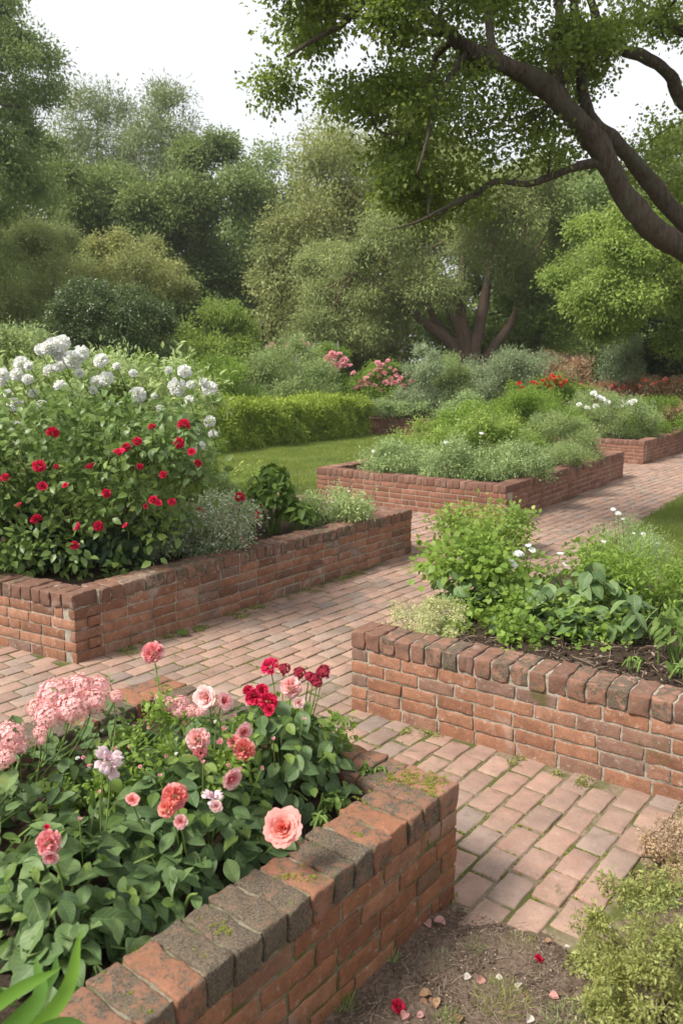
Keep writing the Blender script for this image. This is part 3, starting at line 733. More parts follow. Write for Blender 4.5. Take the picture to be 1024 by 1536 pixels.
def foliage(mb, pts, Rs, rc, size, n, tpl, flat=.72, droop=.15, up=.55, clus=14, jit=.5, vb=.5, vspread=.2, fill=.12):
    """leaves in twig clusters on lumpy sub-crowns; pts = sub-crown centres, Rs = their radii"""
    ncl = max(1, n // clus); k = R.integers(0, len(pts), ncl)
    d = R.normal(size=(ncl, 3)); d[:, 2] = d[:, 2] * .8 + .25; d[:, 1] -= .15; d = nrm(d)
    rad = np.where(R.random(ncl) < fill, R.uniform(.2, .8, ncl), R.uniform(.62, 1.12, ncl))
    cc = pts[k] + d * (Rs[k] * rad)[:, None] * [1, 1, flat] + R.normal(size=d.shape) * (Rs[k] * .14)[:, None]
    cd_ = nrm(d + R.normal(size=d.shape) * .35 + [0, 0, .1 - droop])
    vcl = np.clip(R.normal(0, .10, ncl), -.25, .25) + R.normal(size=len(pts))[k] * .05
    N_ = ncl * clus; kk = np.repeat(np.arange(ncl), clus)
    along = R.uniform(-1, 1, N_); off = R.normal(size=(N_, 3)) * rc * .42
    P = cc[kk] + cd_[kk] * (along * rc)[:, None] + off
    D = nrm(cd_[kk] * .7 + nrm(off) * .9 + R.normal(size=(N_, 3)) * jit + [0, 0, -droop])
    Nn = nrm(np.array([0, 0, up]) + d[kk] * .5 + R.normal(size=(N_, 3)) * .45)
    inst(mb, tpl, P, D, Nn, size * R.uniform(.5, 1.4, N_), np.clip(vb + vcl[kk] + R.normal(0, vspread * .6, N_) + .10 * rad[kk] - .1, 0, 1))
def plant(name, label, cat, poly, Y, Tk, matl, size, tpl='kite', LAI=4., Rs=None, rc=None, group=None, base_z=0., stems=8, stem_mat='twig', flat=.75, droop=.15, up=.55,
          clus=14, stem_r=.012, base=None, foli='foliage', front=.68, jit=.5, vb=.5, cover=3.4, extra=None, vspread=.2, maxn=260000, fill=.12):
    p = poly_world(poly, Y); A = area(p)
    ext = math.sqrt(A)
    Rs = Rs or ext * .16; rc = rc or size * 2.2
    ns = int(max(4, cover * A / (PI * Rs * Rs)))
    pts, e = volume_points(p, Y, Tk, ns, front)
    rs = np.minimum(Rs * R.uniform(.55, 1.2, ns), e * .9 + size * 1.6)
    a_leaf = .5 * size * size * abs(TPL[tpl][0][:, 0]).max() * 2 if isinstance(tpl, str) else .2 * size * size
    n = int(min(maxn, LAI * A * 1.6 / a_leaf))
    bx = float((p[:, 0].min() + p[:, 0].max()) / 2) if base is None else base[0]; by = Y if base is None else base[1]
    root = empty(name, (bx, by, base_z), label, cat, group); o = (bx, by, base_z)
    mb = MB(); foliage(mb, pts, rs, rc, size, n, TPL[tpl] if isinstance(tpl, str) else tpl, flat, droop, up, clus, jit, vb, vspread, fill)
    if extra: extra(mb)
    mb.build(foli, matl, root, origin=o)
    if stems:
        st = MB(); sel = R.choice(len(pts), min(stems, len(pts)), replace=False)
        for i in sel:
            q = pts[i]; b0 = np.array([bx + (q[0] - bx) * .25 + R.normal() * ext * .02, by + (q[1] - by) * .3, base_z - .02]); mid = b0 * .45 + q * .55 + [R.normal() * ext * .04, R.normal() * ext * .04, ext * .05]
            mid[2] = max(mid[2], base_z + .05)
            tube(st, [b0, mid, q], [stem_r, stem_r * .75, stem_r * .3], 5, 3, v=R.uniform(.2, .8), rough=.05)
        st.build('stems', M[stem_mat], root, origin=o)
    root['_p'] = 0; del root['_p']
    return root, pts
_stems = {}
def bloom(root, meshes, p, r, name='bloom', face=None, label=None, stem=True, stemr=.0022, frm=None, squash=1.):
    me = meshes[R.integers(0, len(meshes))]
    o = bpy.data.objects.new(name, me); C.objects.link(o); o.parent = root
    L = np.array(root.location); o.location = [float(c) for c in (np.array(p) - L)]
    o.scale = (r, r, r * squash)
    f = np.array([0, -.35, 1.]) if face is None else np.array(face, float)
    f = f + R.normal(size=3) * .18
    q = mathutils.Vector(nrm(f)).to_track_quat('Z', 'Y'); q = q @ mathutils.Quaternion((0, 0, 1), R.uniform(0, 6.28)); o.rotation_euler = q.to_euler()
    if label: o['label'] = label
    if stem:
        fz = nrm(f); b0 = np.array(p) - fz * r * .1
        e = frm if frm is not None else np.array(p) * .75 + np.array([L[0], L[1], p[2]]) * .25 - np.array([0, -.03, min(.45, max(.12, p[2] - L[2] - .05))])
        mid = b0 * .6 + np.array(e) * .4 - fz * r * .6
        sm = MB(); tube(sm, [b0, mid, e], [stemr, stemr, stemr * 1.3], 5, 4, v=R.uniform(.3, .9)); sm.build('flower_stalk', M['stem'], root, origin=tuple(L))
    return o
def finish_stems(): pass
# ================= trees =================
def tree(name, label, poly, Y, Tk, matl, size, limbs, tpl='kite', LAI=4., Rs=1., rc=None, group='trees behind the garden', bark='bark', base=None, flat=.72, droop=.2, branches=22, **kw):
    """limbs: list of (list of (px, py, dY), r0, r1) tapering tubes; crown leaves hang on lumpy sub-crowns joined to them by branches"""
    p = poly_world(poly, Y); A = area(p)
    cover = kw.pop('cover', 2.4) * 1.8; LAI *= 1.7; ns = int(max(6, cover * A / (PI * Rs * Rs)))
    pts, e = volume_points(p, Y, Tk, ns, kw.pop('front', .65)); rs = np.minimum(Rs * R.uniform(.3, 1.35, ns), e * .9 + size * 3)
    a_leaf = .5 * size * size * abs(TPL[tpl][0][:, 0]).max() * 2
    n = int(min(kw.pop('maxn', 420000), LAI * A * 1.6 / a_leaf))
    L0 = [np.array([at(x, y, Y + dy) for x, y, dy in l[0]]) for l in limbs]
    b0 = L0[0][0].copy() if base is None else np.array(base, float)
    root = empty(name, (b0[0], b0[1], 0), label, 'tree', group); o = (b0[0], b0[1], 0)
    mb = MB(); foliage(mb, pts, rs, rc or size * 2.3, size, n, TPL[tpl], flat, droop, **kw); mb.build('crown', matl, root, origin=o)
    tr = MB()
    for (l, r0, r1), q in zip(limbs, L0):
        tube(tr, q, np.linspace(r0, r1, len(q)) if not isinstance(r0, list) else r0, 10, 5, rough=.035)
    allp = np.concatenate([catmull(q, 4) for q in L0])
    for i in R.choice(len(pts), min(branches, len(pts)), replace=False):
        q = pts[i]; d = np.linalg.norm((allp - q) * [1, 1, 1.3] + [0, 0, -Rs], axis=1); s = allp[d.argmin()]
        if np.linalg.norm(q - s) > 6 * Rs: continue
        mid = (s + q) / 2 + R.normal(size=3) * Rs * .18
        r0 = .02 * np.linalg.norm(q - s) ** .8 + .012
        tube(tr, [s, mid, q], [r0, r0 * .7, r0 * .25], 5, 3, rough=.04)
    tr.build('trunk', M[bark], root, origin=o)
    return root
tag_w = []
# distant wood that reads as one mass
mb = MB(); P = poly_world([(-300, 575), (-300, 380), (-100, 350), (60, 330), (200, 350), (420, 330), (520, 300), (700, 330), (900, 300), (1150, 260), (1350, 300), (1350, 575)], 60)
pts, e = volume_points(P, 60, 4, 420); foliage(mb, pts, np.full(len(pts), 2.4), .9, .40, 130000, TPL['kite'])
P = poly_world([(-300, 590), (-300, 470), (300, 450), (700, 440), (1350, 440), (1350, 590)], 52)
pts, e = volume_points(P, 52, 3, 260); foliage(mb, pts, np.full(len(pts), 1.6), .9, .34, 90000, TPL['kite'])
mb.build('distant_woods', LM['dark']); tag(bpy.data.objects['distant_woods'], kind='stuff')

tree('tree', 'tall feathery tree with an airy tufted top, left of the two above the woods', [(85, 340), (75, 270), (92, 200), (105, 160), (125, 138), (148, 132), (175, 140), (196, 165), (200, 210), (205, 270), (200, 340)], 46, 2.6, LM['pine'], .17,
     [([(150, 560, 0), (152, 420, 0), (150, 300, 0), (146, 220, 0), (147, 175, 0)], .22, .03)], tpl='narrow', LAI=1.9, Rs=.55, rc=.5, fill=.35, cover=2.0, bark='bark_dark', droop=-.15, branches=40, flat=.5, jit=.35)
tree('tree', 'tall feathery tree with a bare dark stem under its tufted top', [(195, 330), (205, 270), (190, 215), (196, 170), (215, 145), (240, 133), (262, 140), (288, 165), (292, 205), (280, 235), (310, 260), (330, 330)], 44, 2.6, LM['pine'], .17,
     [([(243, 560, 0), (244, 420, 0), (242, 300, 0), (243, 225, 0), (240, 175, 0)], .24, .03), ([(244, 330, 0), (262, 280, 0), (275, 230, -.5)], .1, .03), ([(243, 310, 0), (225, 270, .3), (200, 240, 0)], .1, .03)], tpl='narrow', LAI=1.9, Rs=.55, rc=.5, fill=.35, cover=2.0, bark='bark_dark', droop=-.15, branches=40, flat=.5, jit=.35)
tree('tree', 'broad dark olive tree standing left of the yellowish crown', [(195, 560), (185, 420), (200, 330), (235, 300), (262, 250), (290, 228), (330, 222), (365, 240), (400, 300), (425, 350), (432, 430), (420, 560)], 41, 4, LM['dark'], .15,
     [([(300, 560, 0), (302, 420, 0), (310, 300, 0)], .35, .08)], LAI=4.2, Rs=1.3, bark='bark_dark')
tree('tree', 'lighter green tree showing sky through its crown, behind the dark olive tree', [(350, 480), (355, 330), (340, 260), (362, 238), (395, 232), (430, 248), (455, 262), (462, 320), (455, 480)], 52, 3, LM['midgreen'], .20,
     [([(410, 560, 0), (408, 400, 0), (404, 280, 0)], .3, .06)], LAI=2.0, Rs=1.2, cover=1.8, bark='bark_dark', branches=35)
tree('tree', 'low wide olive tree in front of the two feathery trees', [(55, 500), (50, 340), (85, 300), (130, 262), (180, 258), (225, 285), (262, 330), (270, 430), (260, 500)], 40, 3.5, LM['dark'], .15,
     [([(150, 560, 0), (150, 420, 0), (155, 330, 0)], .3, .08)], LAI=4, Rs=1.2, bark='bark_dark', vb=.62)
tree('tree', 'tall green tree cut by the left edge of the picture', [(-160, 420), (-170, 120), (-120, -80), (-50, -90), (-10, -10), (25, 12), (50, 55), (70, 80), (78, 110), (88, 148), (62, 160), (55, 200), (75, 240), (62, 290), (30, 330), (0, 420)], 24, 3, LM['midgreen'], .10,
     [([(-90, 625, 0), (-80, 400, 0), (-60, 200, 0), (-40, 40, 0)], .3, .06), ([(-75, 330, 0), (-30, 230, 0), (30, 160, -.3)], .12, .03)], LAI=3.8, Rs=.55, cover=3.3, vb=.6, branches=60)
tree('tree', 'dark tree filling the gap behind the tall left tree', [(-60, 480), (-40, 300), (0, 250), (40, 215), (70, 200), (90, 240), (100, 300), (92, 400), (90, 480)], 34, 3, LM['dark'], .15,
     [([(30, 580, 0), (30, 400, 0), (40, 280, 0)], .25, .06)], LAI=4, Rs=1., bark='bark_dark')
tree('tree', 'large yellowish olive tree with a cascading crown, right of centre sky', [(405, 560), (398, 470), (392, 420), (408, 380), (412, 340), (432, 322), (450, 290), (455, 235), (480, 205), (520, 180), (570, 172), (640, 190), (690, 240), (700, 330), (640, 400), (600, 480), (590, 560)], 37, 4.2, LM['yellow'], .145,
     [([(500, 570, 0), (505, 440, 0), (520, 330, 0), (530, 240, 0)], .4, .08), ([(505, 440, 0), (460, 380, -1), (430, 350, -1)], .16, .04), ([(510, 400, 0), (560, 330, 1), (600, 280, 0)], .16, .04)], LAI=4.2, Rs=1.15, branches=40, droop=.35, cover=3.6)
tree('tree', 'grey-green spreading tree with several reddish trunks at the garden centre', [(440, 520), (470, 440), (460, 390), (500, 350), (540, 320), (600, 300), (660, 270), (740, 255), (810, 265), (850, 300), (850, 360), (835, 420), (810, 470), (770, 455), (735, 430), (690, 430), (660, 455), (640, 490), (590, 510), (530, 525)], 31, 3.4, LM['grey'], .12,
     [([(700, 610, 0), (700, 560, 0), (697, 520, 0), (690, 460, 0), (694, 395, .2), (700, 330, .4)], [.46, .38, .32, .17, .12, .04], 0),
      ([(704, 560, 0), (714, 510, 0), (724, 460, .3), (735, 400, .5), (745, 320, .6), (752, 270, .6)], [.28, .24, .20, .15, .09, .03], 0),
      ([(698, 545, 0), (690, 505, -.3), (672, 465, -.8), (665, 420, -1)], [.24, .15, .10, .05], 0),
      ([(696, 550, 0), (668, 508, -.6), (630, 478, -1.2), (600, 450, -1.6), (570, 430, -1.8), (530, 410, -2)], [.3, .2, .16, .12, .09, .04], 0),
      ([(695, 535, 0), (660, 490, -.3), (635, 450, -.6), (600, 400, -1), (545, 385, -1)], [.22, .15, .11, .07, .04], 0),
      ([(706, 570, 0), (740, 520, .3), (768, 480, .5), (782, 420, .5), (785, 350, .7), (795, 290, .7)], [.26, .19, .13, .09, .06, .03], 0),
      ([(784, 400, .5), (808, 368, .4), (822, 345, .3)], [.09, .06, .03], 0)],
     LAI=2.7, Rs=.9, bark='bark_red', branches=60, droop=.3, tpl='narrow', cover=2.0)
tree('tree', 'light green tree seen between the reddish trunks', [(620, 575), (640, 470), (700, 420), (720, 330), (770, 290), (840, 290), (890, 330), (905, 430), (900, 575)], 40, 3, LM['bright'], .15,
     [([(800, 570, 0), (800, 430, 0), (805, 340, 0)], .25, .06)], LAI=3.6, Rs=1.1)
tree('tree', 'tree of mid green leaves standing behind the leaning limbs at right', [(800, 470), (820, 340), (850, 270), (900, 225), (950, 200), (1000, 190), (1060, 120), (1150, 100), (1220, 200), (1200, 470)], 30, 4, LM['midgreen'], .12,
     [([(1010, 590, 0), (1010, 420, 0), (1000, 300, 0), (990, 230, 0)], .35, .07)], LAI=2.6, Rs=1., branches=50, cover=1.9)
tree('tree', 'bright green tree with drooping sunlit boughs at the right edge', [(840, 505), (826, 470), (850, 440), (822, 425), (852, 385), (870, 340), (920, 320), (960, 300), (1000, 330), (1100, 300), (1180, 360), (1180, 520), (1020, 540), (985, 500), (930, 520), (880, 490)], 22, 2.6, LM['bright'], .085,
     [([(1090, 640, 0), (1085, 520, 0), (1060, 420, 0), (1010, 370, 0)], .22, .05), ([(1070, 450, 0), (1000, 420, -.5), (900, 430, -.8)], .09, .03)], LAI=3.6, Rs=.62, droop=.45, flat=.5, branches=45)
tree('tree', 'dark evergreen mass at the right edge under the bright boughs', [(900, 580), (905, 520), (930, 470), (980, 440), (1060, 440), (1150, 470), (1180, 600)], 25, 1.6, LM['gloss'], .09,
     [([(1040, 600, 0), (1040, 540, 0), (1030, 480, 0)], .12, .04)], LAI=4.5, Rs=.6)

# ---------- the great tree leaning in from the right ----------
YB = 8.6
def limb(tr, pts, rad, seg=12): tube(tr, [at(x, y, YB + dy) for x, y, dy in pts], rad, seg, 6, rough=.03)
root = empty('overhanging_tree', (6.6, 9.4, 0), 'great tree whose ridged limbs lean across the upper right over the path', 'tree', 'trees behind the garden'); o = (6.6, 9.4, 0)
tr = MB()
base = np.array([6.6, 9.4, -.05])
P1 = [base, base + [-.15, 0, .8], np.array([6.1, 9.2, 1.8])] + [at(x, y, YB + dy) for x, y, dy in ((1230, 470, .5), (1130, 425, .4), (1040, 382, .2), (985, 348, 0), (938, 296, 0), (900, 225, 0), (862, 178, -.1), (815, 128, -.2), (762, 100, -.3), (706, 78, -.4), (668, 45, -.5), (620, 8, -.5), (560, -20, -.6), (480, -40, -.7), (420, -50, -.8))]
tube(tr, P1, [.42, .34, .27, .20, .15, .125, .115, .11, .11, .107, .10, .082, .072, .065, .06, .05, .035, .02], 14, 6, rough=.03)
limb(tr, [(1160, 450, .5), (1080, 395, .6), (1010, 318, .6), (965, 262, .5), (925, 215, .4), (893, 190, .3), (876, 150, .3), (868, 90, .4), (862, 20, .5), (850, -80, .6)], [.15, .115, .095, .085, .08, .075, .06, .05, .04, .02])
limb(tr, [(1200, 300, 1.2), (1090, 200, 1.2), (1025, 155, 1.1), (1003, 112, 1), (965, 85, .9), (925, 72, .8), (900, 45, .7), (885, 0, .7), (860, -60, .8)], [.14, .10, .07, .065, .06, .055, .05, .04, .02])
limb(tr, [(1120, 70, 1.2), (1024, 48, 1), (990, 28, .9), (960, 34, .8), (930, 36, .8), (905, 30, .7)], [.08, .06, .05, .04, .035, .03])
limb(tr, [(897, 243, 0), (865, 250, -.1), (832, 262, -.2), (792, 276, -.3), (747, 272, -.4), (720, 285, -.4), (702, 295, -.5), (662, 314, -.6), (625, 333, -.7), (585, 345, -.8)], [.05, .042, .036, .032, .028, .026, .024, .018, .012, .006], 8)
limb(tr, [(838, 150, -.1), (833, 110, 0), (836, 60, .2), (840, -20, .4)], [.09, .075, .06, .03], 8)
limb(tr, [(662, 50, -.5), (635, 48, -.6), (610, 42, -.7), (585, 49, -.8)], [.04, .035, .025, .012], 8)
limb(tr, [(680, 60, -.4), (655, 82, -.3), (648, 110, -.3), (632, 140, -.3), (625, 180, -.3), (612, 205, -.3)], [.04, .03, .026, .024, .02, .01], 8)
limb(tr, [(745, 95, -.3), (735, 55, -.2), (728, 0, 0), (720, -60, .2)], [.05, .04, .03, .015], 8)
limb(tr, [(560, -20, -.6), (520, 30, -.9), (470, 60, -1.1), (430, 85, -1.2)], [.045, .03, .02, .008], 8)
limb(tr, [(700, 75, -.4), (655, 150, -.9), (640, 210, -1.1), (625, 260, -1.2)], [.03, .022, .018, .008], 8)
polys = [([(384, 10), (380, 45), (386, 100), (402, 132), (425, 118), (455, 132), (490, 142), (520, 165), (560, 165), (620, 150), (700, 120), (760, 60), (770, -150), (640, -190), (480, -150), (400, -80)], YB - .3, 1.3, 2.7),
         ([(540, 150), (545, 215), (560, 260), (590, 300), (598, 332), (640, 322), (660, 300), (720, 290), (742, 262), (700, 240), (705, 190), (760, 175), (790, 150), (760, 60), (640, 90)], YB - .2, .9, 1.7),
         ([(592, 280), (600, 318), (625, 335), (690, 332), (735, 300), (715, 240), (640, 200), (570, 200)], YB + .1, .7, .7),
         ([(700, 235), (760, 290), (850, 260), (905, 225), (880, 180), (840, 160), (760, 120), (690, 150)], YB + .2, .7, 1.0),
         ([(760, 120), (840, 175), (900, 180), (925, 120), (915, 60), (950, -150), (740, -160)], YB + .6, 1.2, 1.9),
         ([(940, 20), (970, 55), (1030, 40), (1160, 60), (1180, -160), (900, -160)], YB + 1, 1.2, 1.8),
         ([(930, 210), (945, 300), (1020, 330), (1180, 380), (1200, 150), (1040, 170), (990, 190)], YB + 1.6, 1., 1.0)]
lp_ = np.array([(560, -20), (620, 8), (668, 45), (706, 78), (762, 100), (815, 128), (862, 178), (900, 225), (938, 296)], float); LIMB = np.vstack([lp_, lp_[::-1]])
ms = MB(); allp = tr.V and np.concatenate(tr.V)
for poly, Yc, Tk, lai in polys:
    p = poly_world(poly, Yc); A = area(p); Rs = .27; ns = int(2.6 * A / (PI * Rs * Rs)); pts, e = volume_points(p, Yc, Tk, ns, .55)
    rs = np.minimum(Rs * R.uniform(.6, 1.25, ns), e * .9 + .17)
    # leaves hang behind the main limb, not across it
    for j_ in range(len(pts)):
        v_ = pts[j_] - np.array([0, 0, H]); dep = v_[1] * CT - v_[2] * ST; upv = v_[1] * ST + v_[2] * CT; sp_ = np.array([512 + v_[0] / dep * F, 768 - upv / dep * F])
        if edge_dist(sp_[None], LIMB)[0] < 34 and pts[j_][1] < YB + .35: pts[j_][1] = YB + .35 + R.random() * .5
    size = .045; n = int(lai * 3.2 * A / (.5 * size * size * .8))
    foliage(ms, pts, rs, .13, size, n, TPL['wide'], .62, .2, .55, 13, .5, .5, .22, fill=.1)
    for i in range(0, len(pts), 3):
        q = pts[i]; s = allp[np.linalg.norm(allp - q + [0, 0, .2], axis=1).argmin()]
        if np.linalg.norm(q - s) < 1.6:
            mid = (s + q) / 2 + R.normal(size=3) * .08; tube(tr, [s, mid, q], [.014, .01, .004], 4, 3)
ms.build('crown', LM['oak'], root, origin=o); tr.build('trunk', M['bark'], root, origin=o)
print('oak leaves verts', ms.n)

# ================= shrubs beyond the lawn =================
GB = 'shrubs in the background borders'
def sh(name, label, poly, Y, Tk, m, size, **k): return plant(name, label, 'shrub', poly, Y, Tk, m, size, **{'group': GB, **k})
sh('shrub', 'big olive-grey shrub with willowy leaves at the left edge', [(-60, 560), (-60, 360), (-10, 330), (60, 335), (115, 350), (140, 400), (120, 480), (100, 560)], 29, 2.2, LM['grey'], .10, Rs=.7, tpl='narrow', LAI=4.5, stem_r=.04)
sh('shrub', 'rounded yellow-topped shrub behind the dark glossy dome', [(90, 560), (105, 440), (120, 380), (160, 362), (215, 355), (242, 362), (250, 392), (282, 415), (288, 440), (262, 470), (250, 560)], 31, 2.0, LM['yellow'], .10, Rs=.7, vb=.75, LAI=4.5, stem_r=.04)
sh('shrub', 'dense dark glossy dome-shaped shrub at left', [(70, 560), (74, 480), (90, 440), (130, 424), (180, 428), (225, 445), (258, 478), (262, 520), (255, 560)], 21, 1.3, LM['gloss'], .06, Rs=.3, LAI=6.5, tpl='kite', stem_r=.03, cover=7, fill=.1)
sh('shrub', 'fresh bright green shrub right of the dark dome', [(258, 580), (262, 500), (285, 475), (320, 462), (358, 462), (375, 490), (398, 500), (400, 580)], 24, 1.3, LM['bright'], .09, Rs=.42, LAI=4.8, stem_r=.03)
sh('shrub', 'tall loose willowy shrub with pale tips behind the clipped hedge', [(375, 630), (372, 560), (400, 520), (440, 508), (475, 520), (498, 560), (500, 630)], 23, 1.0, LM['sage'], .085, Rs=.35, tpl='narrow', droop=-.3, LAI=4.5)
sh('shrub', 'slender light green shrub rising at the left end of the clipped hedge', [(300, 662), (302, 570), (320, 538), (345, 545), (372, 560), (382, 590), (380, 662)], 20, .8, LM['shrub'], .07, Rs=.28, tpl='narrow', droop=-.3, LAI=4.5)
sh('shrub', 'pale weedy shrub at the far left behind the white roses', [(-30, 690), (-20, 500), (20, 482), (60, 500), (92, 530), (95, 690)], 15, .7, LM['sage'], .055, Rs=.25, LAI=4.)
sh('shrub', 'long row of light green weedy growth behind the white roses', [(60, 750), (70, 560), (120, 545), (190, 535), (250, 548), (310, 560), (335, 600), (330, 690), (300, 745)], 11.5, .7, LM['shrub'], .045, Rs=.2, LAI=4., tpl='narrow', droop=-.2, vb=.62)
# hedge: a clipped box along the lawn
def hedge(label, a, b_, wdt, h, m, size, n, group=None):
    a = np.array(a, float); b_ = np.array(b_, float); L = np.linalg.norm(b_ - a); t = (b_ - a) / L; nn = np.array([-t[1], t[0]])
    root = empty('hedge', (*(a + b_) / 2, 0), label, 'hedge', group)
    s = R.uniform(0, L, n); face = R.random(n); q = R.uniform(0, 1, n)
    bulge = .07 * np.sin(s * 2.7) + .05 * np.sin(s * 5.3 + 1) + .05 * np.sin(s * 11 + q * 9)
    side = np.where(face < .45, -1., np.where(face < .8, 0., 1.))
    hz = h * (1 + .05 * np.sin(s * 1.9 + 1) + .03 * np.sin(s * 6.1) + .035 * np.sin(s * 13 + q * 7) + .05 * np.abs(R.normal(size=n)) * (R.random(n) < .3))
    off = np.where(side == 0, (q * 2 - 1) * .92, side * (.93 + .1 * np.sin(s * 3.1 + q * 5))) * (wdt / 2 + bulge)
    z = np.where(side == 0, hz, q ** .8 * hz * .99)
    cr_ = np.clip((z / hz - .8) / .2, 0, 1); off = off * (1 - .16 * cr_ ** 2)
    P = np.column_stack([a[0] + t[0] * s + nn[0] * off, a[1] + t[1] * s + nn[1] * off, z]) + R.normal(size=(n, 3)) * size * .8
    lum = np.sin(s * 8.5 + z * 5) * np.sin(z * 9 - s * 3 + 2) * .5 + np.sin(s * 4.1 - z * 7) * .5; P += np.column_stack([nn[0] * side, nn[1] * side, (side == 0) * 1.]) * (lum * .075)[:, None]
    O = np.column_stack([nn[0] * side, nn[1] * side, np.where(side == 0, 1, .25)]); O = nrm(O + R.normal(size=(n, 3)) * .4)
    D = nrm(O * .6 + R.normal(size=(n, 3)) * .7 + [0, 0, .25]); mb = MB()
    clump = .10 * lum
    inst(mb, TPL['kite'], P, D, nrm(O + [0, 0, .5]), size * R.uniform(.7, 1.3, n), np.clip(.5 + clump + R.normal(size=n) * .15, 0, 1)); mb.build('foliage', m, root, origin=tuple(root.location))
    st = MB()
    for k in range(int(L / .45)):
        c = a + t * (k + .5) * .45; tube(st, [(c[0], c[1], -.02), (c[0] + R.normal() * .05, c[1], h * .5), (c[0] + R.normal() * .15, c[1] + R.normal() * .1, h * .9)], [.02, .015, .006], 5, 2)
    st.build('stems', M['twig'], root, origin=tuple(root.location)); return root
hd = hedge('long clipped bright green hedge bordering the lawn at left', (-6.6, 13.6), (.35, 22.9), 1.25, .98, LM['hedge'], .07, 70000)
plant('ivy_patch', 'leafy tangle creeping at the hedge foot behind the lawn', 'plant', [(560, 640), (560, 625), (600, 618), (615, 640)], 20.5, .3, LM['shrub'], .05, Rs=.12, base_z=0) if False else None
hedge('low dark hedge far behind the pink roses', (-.5, 37), (6.6, 35), 1.6, 1.75, LM['gloss'], .10, 26000)
hedge('low rounded olive hedge far off, right of the reddish trunks', (6.5, 36), (11.5, 32), 1.8, 2.0, LM['pinkish'], .10, 22000)

# flank of white fence far behind the borders
fr = empty('picket_fence', (-.9, 31, 0), 'short run of weathered white picket fence showing above the far shrubs', 'fence')
mb = MB()
for k in range(16):
    x = -1.75 + k * .105; hh = 2.82 + R.normal() * .02
    slab(mb, np.array([x, 31 + R.normal() * .004]), np.array([x + .075, 31.0]), np.array([0, 1.]), 0, .02, 0, hh)
mb.build('pickets', M['paintwood'], fr, smooth=False, origin=(-.9, 31, 0)); mb = MB()
for z in (.6, 1.6, 2.5):
    mb = MB(); slab(mb, np.array([-1.8, 31.03]), np.array([0., 31.03]), np.array([0, 1.]), 0, .04, z, z + .09); mb.build('rail', M['paintwood'], fr, smooth=False, origin=(-.9, 31, 0))

def flower_field(root, pts, meshes, n, r, Yj=.3, name='flower', zup=None, stemr=.006):
    for p in pts: bloom(root, meshes, p, r * R.uniform(.75, 1.25), name, stem=True, stemr=stemr)
# pink rose bushes in the farthest planter
r1, _ = sh('rose_bush', 'pink rose bush in the farthest planter, beside the grey conical shrub', [(530, 614), (528, 590), (535, 556), (560, 542), (590, 548), (612, 580), (612, 614)], 24.2, .6, LM['shrub'], .055, Rs=.25, LAI=4, base_z=.35, group='rose bushes')
for x, y in ((566, 545), (575, 560), (586, 568), (598, 573), (552, 576), (545, 578), (560, 580), (585, 552), (592, 556), (571, 552), (578, 574), (580, 596), (604, 579), (556, 562), (540, 572), (549, 569), (568, 566), (590, 575), (600, 568), (574, 548), (582, 542), (564, 556), (594, 563), (536, 582), (570, 586), (610, 560), (618, 572), (530, 560), (526, 548), (600, 590), (555, 592)): bloom(r1, B['far_pink'], at(x, y, 23.7), .10 * R.uniform(.6, 1.3), 'flower')
r2, _ = sh('rose_bush', 'loose bush with pink flowers left of the farthest planter', [(440, 620), (445, 560), (470, 525), (500, 520), (530, 540), (535, 620)], 25.5, .8, LM['shrub'], .06, Rs=.3, LAI=4, group='rose bushes')
for x, y in ((500, 536), (505, 545), (494, 542), (512, 548), (486, 548), (402, 523), (408, 518), (452, 513), (460, 518), (508, 532), (498, 530), (488, 540), (482, 553), (492, 536), (516, 541), (503, 552), (496, 548), (474, 545), (432, 519), (520, 550)): bloom(r2, B['far_pink'], at(x, y, 24.8 if x > 470 else 26), .14 * R.uniform(.7, 1.2), 'flower')
sh('shrub', 'dark grey-green cone-shaped shrub above the farthest planter', [(598, 618), (600, 580), (615, 545), (632, 522), (650, 535), (658, 580), (658, 620)], 23.6, .7, LM['bluegrey'], .065, Rs=.26, LAI=5, tpl='narrow', droop=-.4, base_z=.35)
sh('shrub', 'feathery light shrub right of the grey cone', [(650, 625), (650, 560), (668, 530), (690, 545), (705, 580), (700, 625)], 25, .6, LM['sage'], .06, Rs=.25, LAI=4, tpl='narrow', droop=-.3)
sh('ground_cover', 'low silvery ground cover edging the farthest planter', [(527, 619), (530, 606), (560, 600), (600, 606), (640, 606), (658, 612), (658, 622)], 23.1, .5, LM['silver'], .045, Rs=.16, LAI=4, base_z=.38)
sh('shrub', 'silver-grey mound at the right end of the farthest planter', [(664, 645), (664, 605), (675, 592), (700, 590), (720, 602), (728, 645)], 22, .6, LM['silver'], .05, Rs=.2, LAI=4)
sh('shrub', 'long grey lavender mound behind the middle planter', [(680, 625), (690, 565), (715, 535), (760, 528), (810, 532), (850, 550), (870, 580), (870, 625)], 27, 1.4, LM['bluegrey'], .07, Rs=.34, LAI=4.5, tpl='narrow', droop=-.3, vb=.45)
for (lab, poly, Y, m) in (('shrub with reddish new growth, left of two behind the lavender', [(760, 570), (765, 540), (800, 528), (840, 532), (852, 570)], 29.5, 'pinkish'),
                          ('low shrub with reddish tips in front of the dark evergreen', [(820, 590), (825, 555), (850, 540), (890, 545), (905, 590)], 26, 'pinkish')):
    sh('shrub', lab, poly, Y, .8, LM[m], .065, Rs=.28, LAI=4)
sh('shrub', 'narrow silvery grey conifer standing before the dark evergreens', [(900, 585), (902, 530), (912, 490), (930, 465), (945, 490), (950, 540), (952, 585)], 23.5, .6, LM['bluegrey'], .055, Rs=.24, LAI=5, base_z=0)
